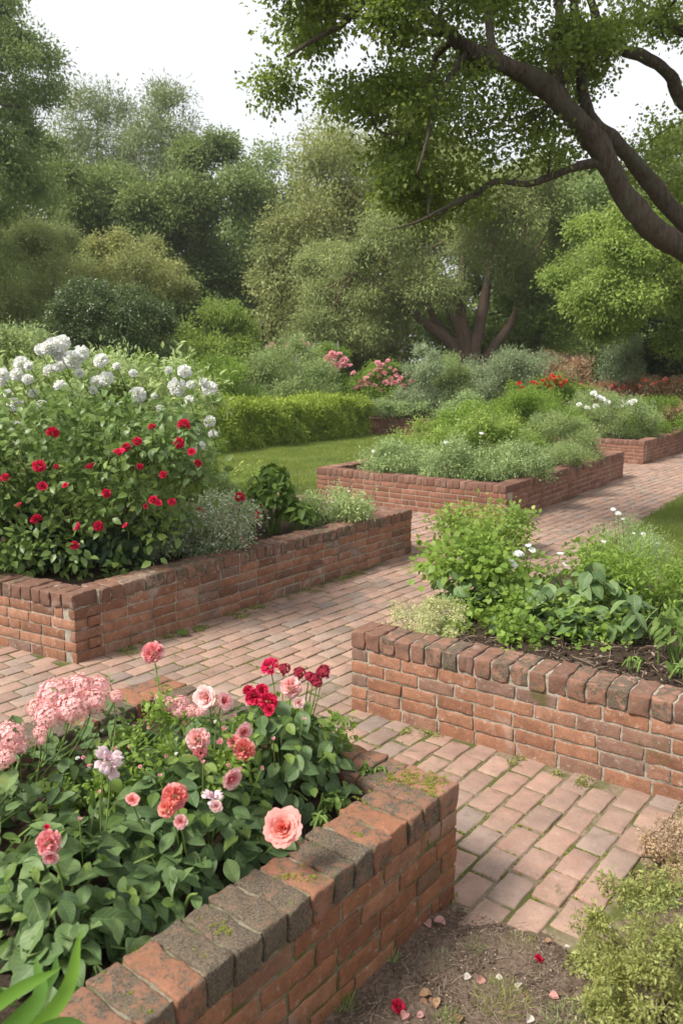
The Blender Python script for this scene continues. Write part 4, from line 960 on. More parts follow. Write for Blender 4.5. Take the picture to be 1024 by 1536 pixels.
r3, _ = sh('flower_bush', 'bush of scarlet flowers above the middle planter', [(745, 625), (765, 580), (800, 568), (850, 568), (880, 585), (880, 625)], 21.5, .8, LM['shrub'], .055, Rs=.25, LAI=4, group='red flower bushes')
for x, y in ((778, 576), (784, 582), (798, 574), (803, 577), (812, 572), (820, 570), (828, 566), (832, 572), (838, 577), (846, 573), (790, 590), (806, 585), (816, 578), (780, 588), (838, 566), (824, 582)): bloom(r3, B['far_red'], at(x, y, 20.9), .09 * R.uniform(.7, 1.25), 'flower')
r4, _ = sh('flower_bush', 'low drift of salmon flowers behind the right planter', [(860, 620), (865, 590), (900, 578), (960, 580), (1000, 590), (1005, 620)], 22.5, .8, LM['pinkish'], .055, Rs=.25, LAI=4, group='red flower bushes')
for k in range(46): bloom(r4, B['far_salmon'], at(R.uniform(862, 1000), R.uniform(574, 598), 22 + R.normal() * .2), .07 * R.uniform(.7, 1.2), 'flower')
r5, _ = sh('flower_bush', 'mound with reddish and green leaves at the right edge', [(945, 620), (950, 580), (975, 568), (1010, 572), (1060, 570), (1080, 620)], 21.5, .9, LM['pinkish'], .055, Rs=.25, LAI=4, group='red flower bushes', vb=.35)
for k in range(20): bloom(r5, B['far_salmon'], at(R.uniform(955, 1040), R.uniform(568, 580), 20.9 + R.normal() * .2), .06 * R.uniform(.7, 1.2), 'flower')
# right planter
GE = 'plants in the far right planter'
e1_, _ = plant('flowering_plant', 'bushy grass-green plant with white flowers at the far right planter corner', 'plant', [(855, 662), (852, 625), (870, 598), (905, 590), (945, 600), (972, 625), (968, 665)], 17.3, .8, LM['sage'], .045, Rs=.18, LAI=4.5, tpl='narrow', droop=-.3, base_z=.38, group=GE)
for x, y in ((890, 591), (903, 600), (897, 597), (868, 607), (880, 612), (893, 610), (910, 604), (950, 602), (943, 606)): bloom(e1_, B['far_white'], at(x, y, 16.7), .075 * R.uniform(.8, 1.2), 'flower')
e2_, _ = plant('flowering_plant', 'spreading green plant beside the white drift in the far right planter', 'plant', [(935, 655), (945, 612), (980, 600), (1030, 605), (1080, 610), (1080, 645)], 18.3, .8, LM['shrub'], .045, Rs=.18, LAI=4.5, tpl='narrow', droop=-.3, base_z=.38, group=GE)
for k in range(42): bloom(e2_, B['far_white'], at(R.uniform(918, 990), R.uniform(601, 611), 19 + R.normal() * .3), .06 * R.uniform(.8, 1.2), 'flower')
e3_, _ = plant('flowering_plant', 'low red-leaved planting at the right edge beyond the white drift', 'plant', [(965, 622), (970, 608), (1020, 602), (1090, 600), (1090, 625)], 20.5, .6, LM['pinkish'], .045, Rs=.18, LAI=4, base_z=.38, group=GE)

# middle planter: mounds from back to front
GD = 'plants in the middle planter'
def pd(label, poly, Y, m, size=.04, **k): return plant('bushy_plant', label, 'plant', poly, Y, k.pop('Tk', .5), LM[m], size, **{'group': GD, 'base_z': .38, 'Rs': .15, 'LAI': 4.6, 'tpl': 'leafn', 'stems': 10, 'stem_r': .006, 'vspread': .38, 'cover': 3., **k})[0]
pd('tall grassy plant at the back of the middle planter, under the scarlet flowers', [(740, 660), (745, 610), (775, 592), (820, 590), (858, 605), (870, 640), (865, 672)], 15.2, 'shrub', .04, Tk=.7, tpl='narrow', droop=-.3, Rs=.18)
pd('green bush at the rear left of the middle planter', [(640, 665), (655, 630), (690, 612), (730, 606), (760, 620), (765, 670)], 14.2, 'shrub', .04, Tk=.6, vb=.6)
pd('wide yellow-green bush in the middle planter centre', [(650, 700), (655, 655), (690, 632), (740, 628), (790, 640), (815, 668), (810, 702)], 12.6, 'lime', .05, Tk=.6, vb=.42)
pd('leafy green bush at the right rear of the middle planter', [(790, 695), (785, 650), (810, 625), (850, 630), (885, 650), (898, 678), (890, 690)], 13.1, 'sage', .036, Tk=.55, tpl='narrow', droop=-.25)
pd('pale green bush at the left rear of the middle planter', [(580, 690), (590, 650), (620, 635), (655, 640), (680, 665), (680, 695)], 12.8, 'lime', .046, Tk=.5, vb=.38)
m1 = pd('silvery mound at the front left corner of the middle planter', [(538, 712), (545, 682), (580, 665), (625, 668), (655, 690), (655, 722)], 11.5, 'silver', .040, Rs=.085, tpl='narrow')
m2 = pd('grey-green mound in the front middle of the middle planter', [(635, 722), (640, 685), (680, 664), (720, 668), (745, 690), (748, 724)], 11.0, 'silver', .040, Rs=.085, tpl='narrow', vb=.4)
m3 = pd('blue-silver mound at the front right of the middle planter', [(720, 722), (725, 690), (760, 668), (800, 670), (822, 690), (822, 705), (780, 718)], 10.9, 'silver', .040, Rs=.085, tpl='narrow', vb=.6)
pd('small green sprawl at the right side of the middle planter', [(800, 705), (805, 680), (850, 665), (885, 672), (893, 684), (840, 700)], 12.0, 'sage', .028, Rs=.1, tpl='narrow', Tk=.4)
for rt, xs in ((m1, ((560, 677),)), (m2, ((668, 664), (722, 650))), (m3, ((770, 672),))):
    for x, y in xs: bloom(rt, B['mopwhite'], at(x, y, 11.0 if rt is not m1 else 11.3), .035, 'white_flower', squash=.4)
# ================= left planter: white and crimson roses =================
GR = 'rose bushes'
SZ = .39
def pl(name, label, cat, poly, Y, Tk, m, size, **k): return plant(name, label, cat, poly, Y, Tk, LM[m], size, **{'base_z': SZ, 'tpl': 'leaf', 'stem_r': .007, **k})
wb, wpts = pl('rose_bush', 'tall bush of white double blooms in the left planter', 'rose bush',
    [(-60, 760), (-60, 540), (-10, 535), (40, 555), (95, 548), (150, 545), (190, 560), (235, 578), (275, 560), (322, 570), (338, 600), (318, 640), (322, 665), (300, 700), (200, 760)], 7.1, .75, 'sage', .06,
    Rs=.19, LAI=2.9, group=GR, stems=26, vb=.72, tpl='leafn', cover=2.6)
W_ = [(140, 585, 8), (180, 610, 9), (50, 590, 9), (12, 590, 8), (240, 612, 7), (85, 640, 8), (200, 560, 8), (120, 560, 8), (284, 600, 9), (170, 640, 6), (33, 545, 14), (82, 520, 17), (93, 514, 15), (72, 522, 13), (62, 524, 12), (90, 533, 12), (110, 540, 19), (123, 529, 14), (90, 549, 11), (75, 556, 12), (152, 541, 13), (43, 549, 9), (145, 573, 12), (160, 568, 13), (23, 607, 14), (63, 609, 12), (90, 578, 11), (30, 637, 11), (2, 634, 8), (206, 592, 16), (266, 580, 17), (277, 557, 13), (253, 555, 7), (305, 573, 8), (315, 583, 14), (232, 594, 7), (315, 632, 11), (298, 646, 9), (320, 652, 9), (299, 670, 11), (108, 600, 9), (25, 562, 12), (42, 569, 10), (5, 562, 12), (3, 572, 10), (175, 549, 7), (286, 577, 8)]
def blooms(root, lst, Y, meshes, jit=.12, name='bloom', face=(0, -.6, .8), **k):
    for x, y, r in lst:
        p = at(x, y, Y + R.normal() * jit); bloom(root, meshes, p, r * Y / F * .88, name, (R.normal() * .35, face[1], face[2]), stemr=k.get('stemr', .003), frm=p + [0, .22, -.16] if k.get('frmo') else None)
blooms(wb, W_, 6.3, B['white'], stemr=.004, frmo=True)
rb, _ = pl('rose_bush', 'dense dark bush of crimson roses at the corner of the left planter', 'rose bush',
    [(-60, 870), (-60, 640), (0, 610), (60, 615), (110, 600), (160, 625), (220, 625), (270, 615), (312, 640), (318, 700), (285, 725), (262, 750), (250, 800), (215, 850), (160, 862), (90, 866), (20, 856)], 5.95, .5, 'rosegreen', .066,
    Rs=.15, LAI=3.1, group=GR, stems=34, tpl='leaf', cover=3., vb=.42, up=.8)
R_ = [(100, 730, 7), (160, 740, 8), (210, 700, 6), (30, 760, 8), (85, 700, 5), (228, 640, 6), (190, 790, 7), (79, 649, 11), (59, 699, 11), (64, 731, 11), (8, 716, 7), (55, 779, 10), (120, 792, 11), (148, 789, 9), (112, 818, 8), (180, 683, 13), (189, 671, 8), (206, 662, 8), (137, 703, 11), (276, 637, 11), (268, 664, 10), (288, 680, 9), (297, 695, 7), (245, 712, 7), (235, 757, 10), (230, 750, 8), (258, 753, 7), (217, 760, 6)]
for i, (x, y, r) in enumerate(R_):
    bloom(rb, B['crim'] if i % 3 else B['crimrose'], at(x, y, 5.4 + R.normal() * .06), r * 5.4 / F * .95, 'bloom', (R.normal() * .5, -.5 + R.normal() * .3, .8), stemr=.003, frm=at(x, y, 5.62) - [0, 0, .12])
# broad leaves sprinkled through the roses
def broad(mb, c, rad, n, size, tpls, shells=(1, .88, .74), out=.75, vb=.5, low=-.15, sv=.16, tilt=.35):
    c = np.array(c, float); rad = np.array(rad, float)
    k = R.integers(0, len(shells), n); z = R.uniform(low, 1, n); az = R.uniform(0, 2 * PI, n); q = np.sqrt(np.clip(1 - z * z, 0, 1))
    d = np.column_stack([q * np.cos(az), q * np.sin(az), z]); sh_ = np.array(shells)[k] * R.uniform(.93, 1.06, n)
    P = c + d * rad * sh_[:, None]; Nn = nrm(d / rad); hor = np.column_stack([d[:, 0], d[:, 1], np.zeros(n)])
    hor = nrm(hor + R.normal(size=(n, 3)) * [.55, .55, 0])
    D = nrm(hor * out + R.normal(size=(n, 3)) * .3 + np.column_stack([np.zeros((n, 2)), -.15 - .35 * (1 - z) + R.normal(0, .15, n)]))
    Nn = nrm(Nn * .5 + [0, 0, .75] + R.normal(size=(n, 3)) * tilt)
    s = size * R.uniform(.6, 1.15, n); P = P - D * s[:, None] * .55
    v = np.clip(vb + R.normal(0, sv, n) + .08 * z, 0, 1)
    for t in range(len(tpls)):
        m = (np.arange(n) % len(tpls)) == t
        if m.any(): inst(mb, tpls[t], P[m], D[m], Nn[m], s[m], v[m])
OV = [leafbig(.60, droop=.28, seed=1), leafbig(.66, droop=.10, seed=2, fold=.2), leafbig(.56, droop=.42, seed=3, wave=.04), leafbig(.62, droop=-.05, seed=4, fold=.22)]
HT = [leafbig(.86, droop=.2, seed=5, heart=.9, pk=.36), leafbig(.8, droop=.35, seed=6, heart=.8, pk=.38)]
LN = [leafbig(.40, droop=.3, seed=7, pk=.4), leafbig(.44, droop=.15, seed=8, pk=.42)]
def broad_plant(name, label, cat, mounds, m, size, tpls, group=None, base_z=SZ, stems=9, foli='foliage', **k):
    c0 = np.array(mounds[0][0], float); root = empty(name, (c0[0], c0[1], base_z), label, cat, group); mb = MB(); st = MB()
    for c, rad, n in mounds:
        broad(mb, c, rad, n, size, tpls, **k)
        for i in range(stems):
            a = R.uniform(0, 6.28); e = np.array(c) + np.array(rad) * [math.cos(a) * .75, math.sin(a) * .75, R.uniform(.1, .75)]
            b0 = np.array([c[0] + R.normal() * .03, c[1] + R.normal() * .03, base_z - .02]); tube(st, [b0, (b0 + e) / 2 + [0, 0, .04], e], [.006, .005, .003], 6, 4, v=R.uniform(.2, .8))
    mb.build(foli, m, root, origin=tuple(root.location)); st.build('stems', M['stem'], root, origin=tuple(root.location)); return root
def md(px, py, Y, rx, rz, n, ry=None): return (at(px, py, Y), (rx, ry or rx * .8, rz), n)
broad_plant('leafy_plant', 'dark broad-leaved plant under the crimson roses at the left planter corner', 'plant', [md(105, 830, 5.75, .24, .2, 150), md(170, 835, 5.85, .22, .2, 110), md(20, 800, 5.9, .25, .22, 110), md(215, 800, 6.1, .2, .2, 60)], BL['darkbroad'], .12, LN, sv=.2, vb=.55)
mb = MB()
for c_, rd_, n_ in [md(215, 680, 5.6, .22, .10, 26), md(262, 625, 5.7, .14, .08, 12), md(290, 660, 5.6, .1, .15, 30), md(280, 715, 5.6, .12, .14, 40)]: broad(mb, c_, rd_, n_, .085, OV)
mb.build('broad_leaves', BL['heart'], rb, origin=tuple(rb.location))
vg, _ = pl('variegated_shrub', 'low cream-speckled shrub beside the crimson roses', 'shrub', [(205, 850), (212, 800), (235, 765), (290, 742), (340, 745), (385, 760), (397, 790), (370, 812), (300, 835), (250, 850)], 6.5, .35, 'varieg', .026, Rs=.085, LAI=4.5, stems=14, tpl='leafn', vspread=.45)
for x, y, r in ((360, 746, 8), (298, 768, 9), (356, 763, 7), (384, 772, 6), (232, 758, 8)): bloom(vg, B['crim'], at(x, y, 6.4), r * 6.4 / F * 1.1, 'bloom', (0, -.7, .7))
for k in range(40): bloom(vg, B['far_white'] if k % 3 else B['far_pink'], at(R.uniform(225, 392), R.uniform(750, 815), 6.25 + R.normal() * .05), .011, 'floret', stem=False)
pl('shrub', 'small grey-green mound behind the cream-speckled shrub', 'shrub', [(280, 760), (285, 732), (310, 722), (340, 724), (352, 745), (345, 765)], 7.9, .3, 'sage', .028, Rs=.09, LAI=4.5)
broad_plant('leafy_plant', 'upright bright broad-leaved plant halfway along the left planter', 'plant', [md(405, 750, 7.2, .24, .24, 150), md(412, 720, 7.25, .13, .16, 60), md(445, 775, 7.2, .2, .14, 90), md(372, 772, 7.1, .12, .12, 50)], BL['broad'], .135, LN, vb=.5, sv=.25)
pl('shrub', 'pale lime shrub behind the upright broad-leaved plant', 'shrub', [(345, 760), (350, 720), (375, 705), (400, 715), (410, 760)], 8.2, .3, 'lime', .04, Rs=.1, LAI=3.5, vb=.6)
ps, _ = pl('flowering_plant', 'loose pale-tipped plant at the far end of the left planter', 'plant', [(455, 790), (458, 752), (485, 740), (520, 732), (545, 748), (552, 768), (510, 782), (480, 792)], 7.6, .25, 'sage', .032, Rs=.08, LAI=3.6, tpl='leafn', vb=.7)
for k in range(16): bloom(ps, B['far_white'], at(R.uniform(462, 545), R.uniform(733, 765), 7.45), .014, 'floret', stem=False)

# ================= right planter =================
GC = 'plants in the right planter'
cb, _ = plant('leafy_bush', 'bushy lime-green plant arching to the left over the right planter', 'plant', [(618, 885), (632, 860), (632, 842), (660, 825), (695, 815), (730, 805), (765, 815), (800, 835), (850, 828), (890, 840), (915, 850), (905, 905), (870, 930), (760, 935), (680, 915), (650, 890)], 5.15, .42, LM['shrub'], .048,
    tpl='leafw', Rs=.12, LAI=3.6, group=GC, base_z=SZ, stems=26, vb=.45, stem_mat='stem', stem_r=.005, cover=2.6, up=.9)
for x, y, r in ((668, 868, 6), (777, 830, 8), (765, 840, 6), (770, 846, 7), (798, 825, 6), (840, 830, 6), (848, 845, 5), (792, 818, 5), (905, 812, 4)): bloom(cb, B['mopwhite'], at(x, y, 4.85), r * 4.85 / F, 'white_flower', squash=.35)
broad_plant('leafy_plant', 'plant with large heart-shaped grey-green leaves just behind the upright coping bricks', 'plant', [md(770, 915, 4.8, .30, .17, 70), md(695, 895, 4.85, .22, .16, 50), md(830, 910, 4.7, .22, .17, 46), md(860, 950, 4.35, .2, .16, 44), md(770, 955, 4.5, .26, .12, 60), md(690, 940, 4.72, .2, .08, 30), md(900, 900, 4.55, .2, .2, 40), md(945, 935, 4.3, .2, .12, 24)], BL['heart'], .092, HT, group=GC, tilt=.5, low=-.5, sv=.2)
plant('leafy_bush', 'tall feathery green plant right of the heart-shaped leaves', 'plant', [(860, 960), (862, 880), (880, 845), (905, 820), (940, 812), (985, 830), (1035, 872), (1080, 900), (1080, 960), (1010, 975), (930, 985)], 4.85, .4, LM['shrub'], .034, tpl='leafn', Rs=.12, LAI=3.4, group=GC, base_z=SZ, stems=30, stem_mat='stem', stem_r=.004, droop=-.15, vb=.55)
fw, _ = plant('flowering_plant', 'wispy pale plant with tiny white flowers before the right lawn', 'plant', [(880, 880), (872, 830), (885, 800), (925, 785), (950, 775), (975, 810), (1020, 850), (1060, 875), (1080, 910)], 5.9, .4, LM['silver'], .022, tpl='needle', Rs=.11, LAI=1.1, group=GC, base_z=.2, stems=40, stem_mat='stem', stem_r=.003, droop=-.5)
for x, y, r in ((926, 770, 5), (919, 764, 4), (964, 801, 4), (933, 778, 3), (950, 800, 2.5), (985, 815, 3)): bloom(fw, B['mopwhite'], at(x, y, 5.7), r * 5.7 / F, 'white_flower', squash=.6)
plant('shrub', 'small rounded leafy shrub growing from the path before the middle planter', 'shrub', [(668, 812), (660, 780), (680, 766), (730, 760), (765, 764), (796, 774), (792, 795), (775, 812)], 8.1, .36, LM['lime'], .042, tpl='leafw', Rs=.075, LAI=4.6, cover=4.5, base_z=0, stems=14, stem_mat='stem', stem_r=.006, vb=.42)
gcv, _ = plant('ground_cover', 'pale yellow-green creeping ground cover at the left end of the right planter', 'ground cover', [(575, 948), (582, 925), (605, 908), (640, 900), (680, 905), (705, 930), (690, 952), (640, 950)], 4.62, .3, LM['palelime'], .014, tpl='leafn', Rs=.045, LAI=3.6, group=GC, base_z=.2, stems=6, stem_mat='stem', vb=.72, stem_r=.003)
plant('leafy_plant', 'low mat of small green leaves filling the right planter behind its coping', 'plant', [(680, 962), (690, 925), (760, 905), (840, 910), (930, 925), (950, 975), (925, 992), (840, 984), (760, 974)], 4.45, .26, LM['shrub'], .036, tpl='leafw', Rs=.07, LAI=3., group=GC, base_z=SZ, stems=14, stem_mat='stem', stem_r=.003, up=.9)
broad_plant('leafy_plant', 'plant with pointed fresh green leaves at the right edge behind the right planter wall', 'plant', [md(1010, 955, 3.95, .13, .10, 42), md(1035, 925, 4.1, .16, .1, 30), md(1020, 1003, 3.75, .05, .03, 8)], BL['forelight'], .085, [leafbig(.34, droop=.3, seed=11), leafbig(.3, droop=.1, seed=12)], group=GC)
broad_plant('leafy_plant', 'tiny green seedlings in the bare soil behind the right planter wall', 'plant', [md(955, 992, 3.88, .045, .02, 14)], BL['forelight'], .03, OV, group=GC)

# ================= nearest planter =================
def AB(a, b_, z): q = PA + dA * a + nA * b_; return np.array([q[0], q[1], z])
GA = 'plants in the nearest planter'
a1 = broad_plant('rose_bush', 'rose bush with crimson blooms at the right end of the nearest planter', 'rose bush', [(AB(.36, .52, .42), (.27, .25, .27), 330), (AB(.22, .75, .40), (.2, .2, .24), 150), (AB(.5, .85, .42), (.2, .2, .24), 120)], BL['fore'], .082, OV, group=GR, low=-.35, vb=.45)
a2 = broad_plant('rose_bush', 'rose bush with coral and peach roses in the middle of the nearest planter', 'rose bush', [(AB(.78, .50, .42), (.27, .24, .25), 300), (AB(.66, .30, .38), (.15, .13, .16), 90), (AB(.86, .80, .42), (.24, .24, .24), 150), (AB(1.0, .33, .38), (.16, .14, .16), 90)], BL['fore'], .082, OV, group=GR, low=-.35, vb=.5)
a4 = broad_plant('rose_bush', 'broad-leaved rose bush with one ragged pink bloom at the lower left', 'rose bush', [(AB(1.17, .52, .40), (.28, .26, .24), 300), (AB(1.28, .90, .42), (.28, .26, .26), 170), (AB(1.30, .34, .36), (.18, .14, .17), 80)], BL['fore'], .098, OV, group=GR, low=-.35, vb=.6, sv=.22)
broad_plant('leafy_plant', 'plant with blotched grey-green leaves at the left edge of the nearest planter', 'plant', [(AB(1.32, 1.12, .42), (.2, .2, .2), 90)], BL['heart'], .09, OV, group=GA, low=-.35, vb=.6, sv=.22)
# fine leafy growth between the roses
fine = plant('leafy_plant', 'slender small-leaved stems rising between the pink roses', 'plant', [(110, 1190), (100, 1140), (150, 1105), (200, 1080), (240, 1065), (290, 1080), (340, 1080), (375, 1065), (390, 1130), (330, 1170), (230, 1200)], 2.55, .24, LM['shrub'], .022, tpl='leaf', Rs=.055, rc=.03, LAI=1.5, group=GA, base_z=SZ, stems=30, stem_mat='stem', stem_r=.0025, vb=.5)[0]
plant('leafy_plant', 'spray of fresh small leaves at the right end behind the crimson rose bush', 'plant', [(430, 1090), (430, 1060), (470, 1052), (510, 1075), (524, 1110), (515, 1170), (490, 1150), (460, 1100)], 2.85, .14, LM['shrub'], .026, tpl='leaf', Rs=.045, rc=.03, LAI=1.5, group=GA, base_z=SZ, stems=14, stem_mat='stem', stem_r=.0025, vb=.6)
def leafy_stalk(root, p0, p1, n, s, m, v=.6):
    mb = MB(); st = MB(); P = catmull([p0, (np.array(p0) + p1) / 2 + R.normal(size=3) * .015, p1], 8); tube(st, P, np.linspace(.003, .0015, len(P)), 6, 1, v=.8)
    for i in range(n):
        t = P[int((.25 + .75 * i / n) * (len(P) - 1))]; a = i * 2.4; inst(mb, OV[i % 4], [t], [[math.cos(a), math.sin(a), .25]], [[0, 0, 1.]], s * R.uniform(.7, 1.1), v)
    mb.build('leaves', m, root, origin=tuple(root.location)); st.build('stalk', M['stem'], root, origin=tuple(root.location))
leafy_stalk(fine, atz(235, 1130, .6), atz(232, 1000, .88), 11, .032, BL['forelight']); leafy_stalk(fine, atz(165, 1150, .6), atz(163, 1008, .82), 13, .024, BL['forelight']); leafy_stalk(fine, atz(262, 1120, .6), atz(258, 1030, .78), 10, .026, BL['forelight']); leafy_stalk(fine, atz(200, 1130, .6), atz(192, 1040, .75), 10, .026, BL['forelight'])
leafy_stalk(fine, atz(318, 1120, .6), atz(322, 1065, .74), 9, .026, BL['forelight'])
def fb(root, key, x, y, r, z, face=(0, -.6, .8), name='rose', stem=True, squash=1., label=None):
    p = atz(x, y, z); d = p[1] * CT - (z - H) * ST; r = r * (.9 if key == 'mop' else 1)
    e = np.array([root.location[0] * .35 + p[0] * .65, root.location[1] * .35 + p[1] * .65 + .02, max(.42, z - .22)])
    return bloom(root, B[key], p, r * d / F, name, face, label=label, stem=stem, frm=e, squash=squash)
fb(a1, 'ruff_pink', 230, 979, 19, .92, (0, -.5, .9)) if False else None
fb(fine, 'ruff_pink', 230, 979, 18, .90, (0, -.5, .9), label='single round pink bloom held above the others')
for x, y, r, z in ((405, 1000, 16, .80),): fb(a1, 'magenta', x, y, r, z, (0, -.3, .9))
for x, y, r, z in ((426, 1003, 9, .80), (449, 1010, 9, .79), (470, 1018, 9, .79), (484, 1008, 11, .80), (476, 1024, 8, .78), (463, 1014, 7, .8)): fb(a1, 'dark', x, y, r, z, name='flower_cluster')
for x, y, r, z in ((382, 1043, 17, .76), (402, 1053, 15, .75), (392, 1036, 13, .77), (406, 1065, 12, .73), (372, 1036, 11, .76)): fb(a1, 'crimrose' if x != 402 else 'crim', x, y, r, z, (0, -.9, .5))
fb(a1, 'peony_pale', 437, 1031, 17, .77, (0, -.4, .9)); fb(a1, 'palepink' if False else 'rose_palepink', 448, 1053, 10, .74, (.2, -.9, .3))
fb(a2, 'rose_palepink', 312, 1045, 20, .80, (-.4, -.8, .4)); fb(a2, 'rose_pink', 334, 1052, 15, .79, (.5, -.7, .4))
fb(a2, 'ruff_palepink', 297, 1110, 19, .74, (0, -.9, .5)); fb(a2, 'ruff_pink', 300, 1128, 12, .71, (0, -.9, -.1))
fb(a2, 'rose_pink', 363, 1097, 15, .73, (.3, -.8, .5)); fb(a2, 'ruff_coral', 366, 1124, 18, .70, (.2, -1, .2)); fb(a2, 'ruff_pink', 352, 1113, 12, .71); fb(a2, 'bud_pink', 331, 1115, 10, .72); fb(a2, 'bud_pink', 336, 1095, 7, .74)
fb(a2, 'rose_pink', 343, 1165, 19, .68, (.5, -.9, .1)); fb(a2, 'bud_pink', 361, 1156, 8, .67)
fb(a2, 'ruff_coral', 262, 1194, 21, .74, (-.1, -.8, .6)); fb(a2, 'ruff_peach', 252, 1212, 16, .72, (-.3, -.9, .3)); fb(a2, 'rose_pink', 271, 1231, 12, .70, (.1, -1, .2))
fb(a2, 'lilac', 318, 1198, 14, .68, (.1, -.5, .8)); fb(a2, 'rose_palepink', 325, 1207, 11, .67, (.3, -.9, .2))
fb(a2, 'rose_coral', 198, 1202, 12, .72, (.2, -.8, .6)); fb(a2, 'bud_pink', 393, 1152, 5, .68)
fb(a2, 'rose_peach', 425, 1245, 32, .585, (-.25, -.8, .6), label='large open peach rose leaning over the coping')
fb(a4, 'ruff_pink', 74, 1264, 20, .72, (-.2, -.8, .6)); fb(a4, 'rose_pink', 78, 1282, 14, .70, (.1, -1, .1)); fb(a4, 'crimrose', 70, 1242, 6, .75)
fb(a4, 'lilac', 160, 1140, 21, .76, (.5, -.6, .6), label='pale lilac flower with wide ragged petals'); fb(a4, 'lilac', 168, 1152, 15, .74, (.5, -.8, .1))
for rt_, cs_ in ((a1, [(AB(.36, .52, .42), (.28, .26, .29), 46)]), (a2, [(AB(.78, .50, .42), (.28, .25, .27), 50), (AB(.86, .80, .42), (.25, .25, .26), 30)]), (a4, [(AB(1.17, .52, .40), (.29, .27, .26), 40), (AB(1.28, .90, .42), (.29, .27, .28), 26)])):
    mb = MB()
    for c_, r_, n_ in cs_: broad(mb, c_, r_, n_, .055, OV, shells=(1, 1.04), low=.2, vb=.6, sv=.3)
    mb.build('young_leaves', BL['forelight'], rt_, origin=tuple(rt_.location))
for x, y, z in ((150, 1190, .70), (305, 1145, .72), (410, 1110, .72), (240, 1165, .72), (455, 1080, .74), (120, 1230, .70), (352, 1075, .74)): fb(a2 if x > 200 and x < 400 else (a1 if x >= 400 else a4), 'bud_pink', x, y, 5.5, z, (R.normal() * .3, -.2, 1), name='rosebud')
a3 = broad_plant('hydrangea', 'hydrangea with frothy pink flower heads at the back left of the nearest planter', 'hydrangea', [(AB(.98, 1.2, .42), (.3, .24, .24), 150), (AB(.62, 1.15, .42), (.2, .2, .22), 70), (AB(1.3, 1.35, .42), (.25, .2, .22), 60)], BL['fore'], .08, OV, group=GA, low=-.3)
for x, y, r, z in ((85, 1042, 32, .80), (118, 1032, 27, .80), (108, 1062, 30, .77), (140, 1052, 24, .77), (72, 1076, 24, .76), (58, 1062, 20, .77), (62, 1098, 14, .73), (148, 1030, 20, .79), (14, 1105, 27, .76), (-12, 1120, 28, .74), (30, 1120, 15, .73), (8, 1138, 18, .72)): fb(a3, 'mop', x, y, r, z, (0, -.4, .9), name='flower_head')
for x, y, r, z in ((254, 1058, 15, .78), (272, 1055, 14, .78), (268, 1068, 12, .76), (287, 1066, 12, .76), (240, 1048, 10, .78), (300, 1068, 10, .76), (175, 1045, 13, .77), (62, 1112, 8, .72)): fb(a3, 'mop', x, y, r, z, (0, -.5, .9), name='flower_head')
for k in range(26): bloom(fine, B['far_white'] if k % 2 else B['far_pink'], atz(R.uniform(110, 370), R.uniform(1075, 1150), .68 + R.normal() * .01), .007, 'floret', stem=False)
# strap leaves close to the camera
ir = empty('iris_clump', (-1.0, 1.28, SZ), 'blurred upright strap leaves in the lower left corner', 'plant', GA); mb = MB()
def strap(p0, p1, p2, wd, v):
    P = catmull([p0, p1, p2], 8); P = np.vstack([P]); m = len(P); t = nrm(np.gradient(P, axis=0)); side = nrm(np.cross(t, np.array([.15, -1., .35]))); V = []; 
    for j in range(m):
        f = j / (m - 1); ww = wd * (1 if f < .55 else math.cos((f - .55) / .45 * PI / 2) ** .8) * .5; nn_ = np.cross(side[j], t[j])
        V += [P[j] - side[j] * ww + nn_ * ww * .35, P[j], P[j] + side[j] * ww + nn_ * ww * .35]
    f = []
    for j in range(m - 1):
        for i in range(2): k = j * 3 + i; f += [k, k + 1, k + 4, k + 3]
    mb.add(V, f, [4] * (2 * (m - 1)), v=v)
def ir_tip(px, py, Y, px1, py1, Y1, w, v): strap(np.array([-.98 + R.normal() * .02, 1.28, SZ]), at(px1, py1, Y1), at(px, py, Y), w, v)
ir_tip(124, 1392, 1.40, 66, 1530, 1.36, .030, .75); ir_tip(94, 1450, 1.36, -15, 1515, 1.34, .026, .6); ir_tip(56, 1432, 1.44, 34, 1530, 1.38, .030, .35); ir_tip(88, 1430, 1.5, 50, 1500, 1.45, .020, .1); ir_tip(26, 1508, 1.4, -50, 1500, 1.36, .028, .1); ir_tip(150, 1560, 1.3, 60, 1548, 1.33, .03, .05)
mb.build('leaves', BL['strap'], ir, origin=tuple(ir.location))
wd_ = broad_plant('weed', 'little bright weed at the inner corner of the nearest planter', 'weed', [(atz(548, 1160, .46), (.03, .03, .035), 26), (atz(570, 1153, .47), (.015, .015, .01), 5)], BL['forelight'], .035, LN, vb=.8)
broad_plant('weed', 'sprawling weed with yellowish leaves beside the coping under the crimson rose bush', 'weed', [(atz(500, 1205, .44), (.05, .05, .05), 34), (atz(480, 1235, .42), (.04, .04, .04), 16)], BL['forelight'], .032, OV, vb=.5)
finish_stems()

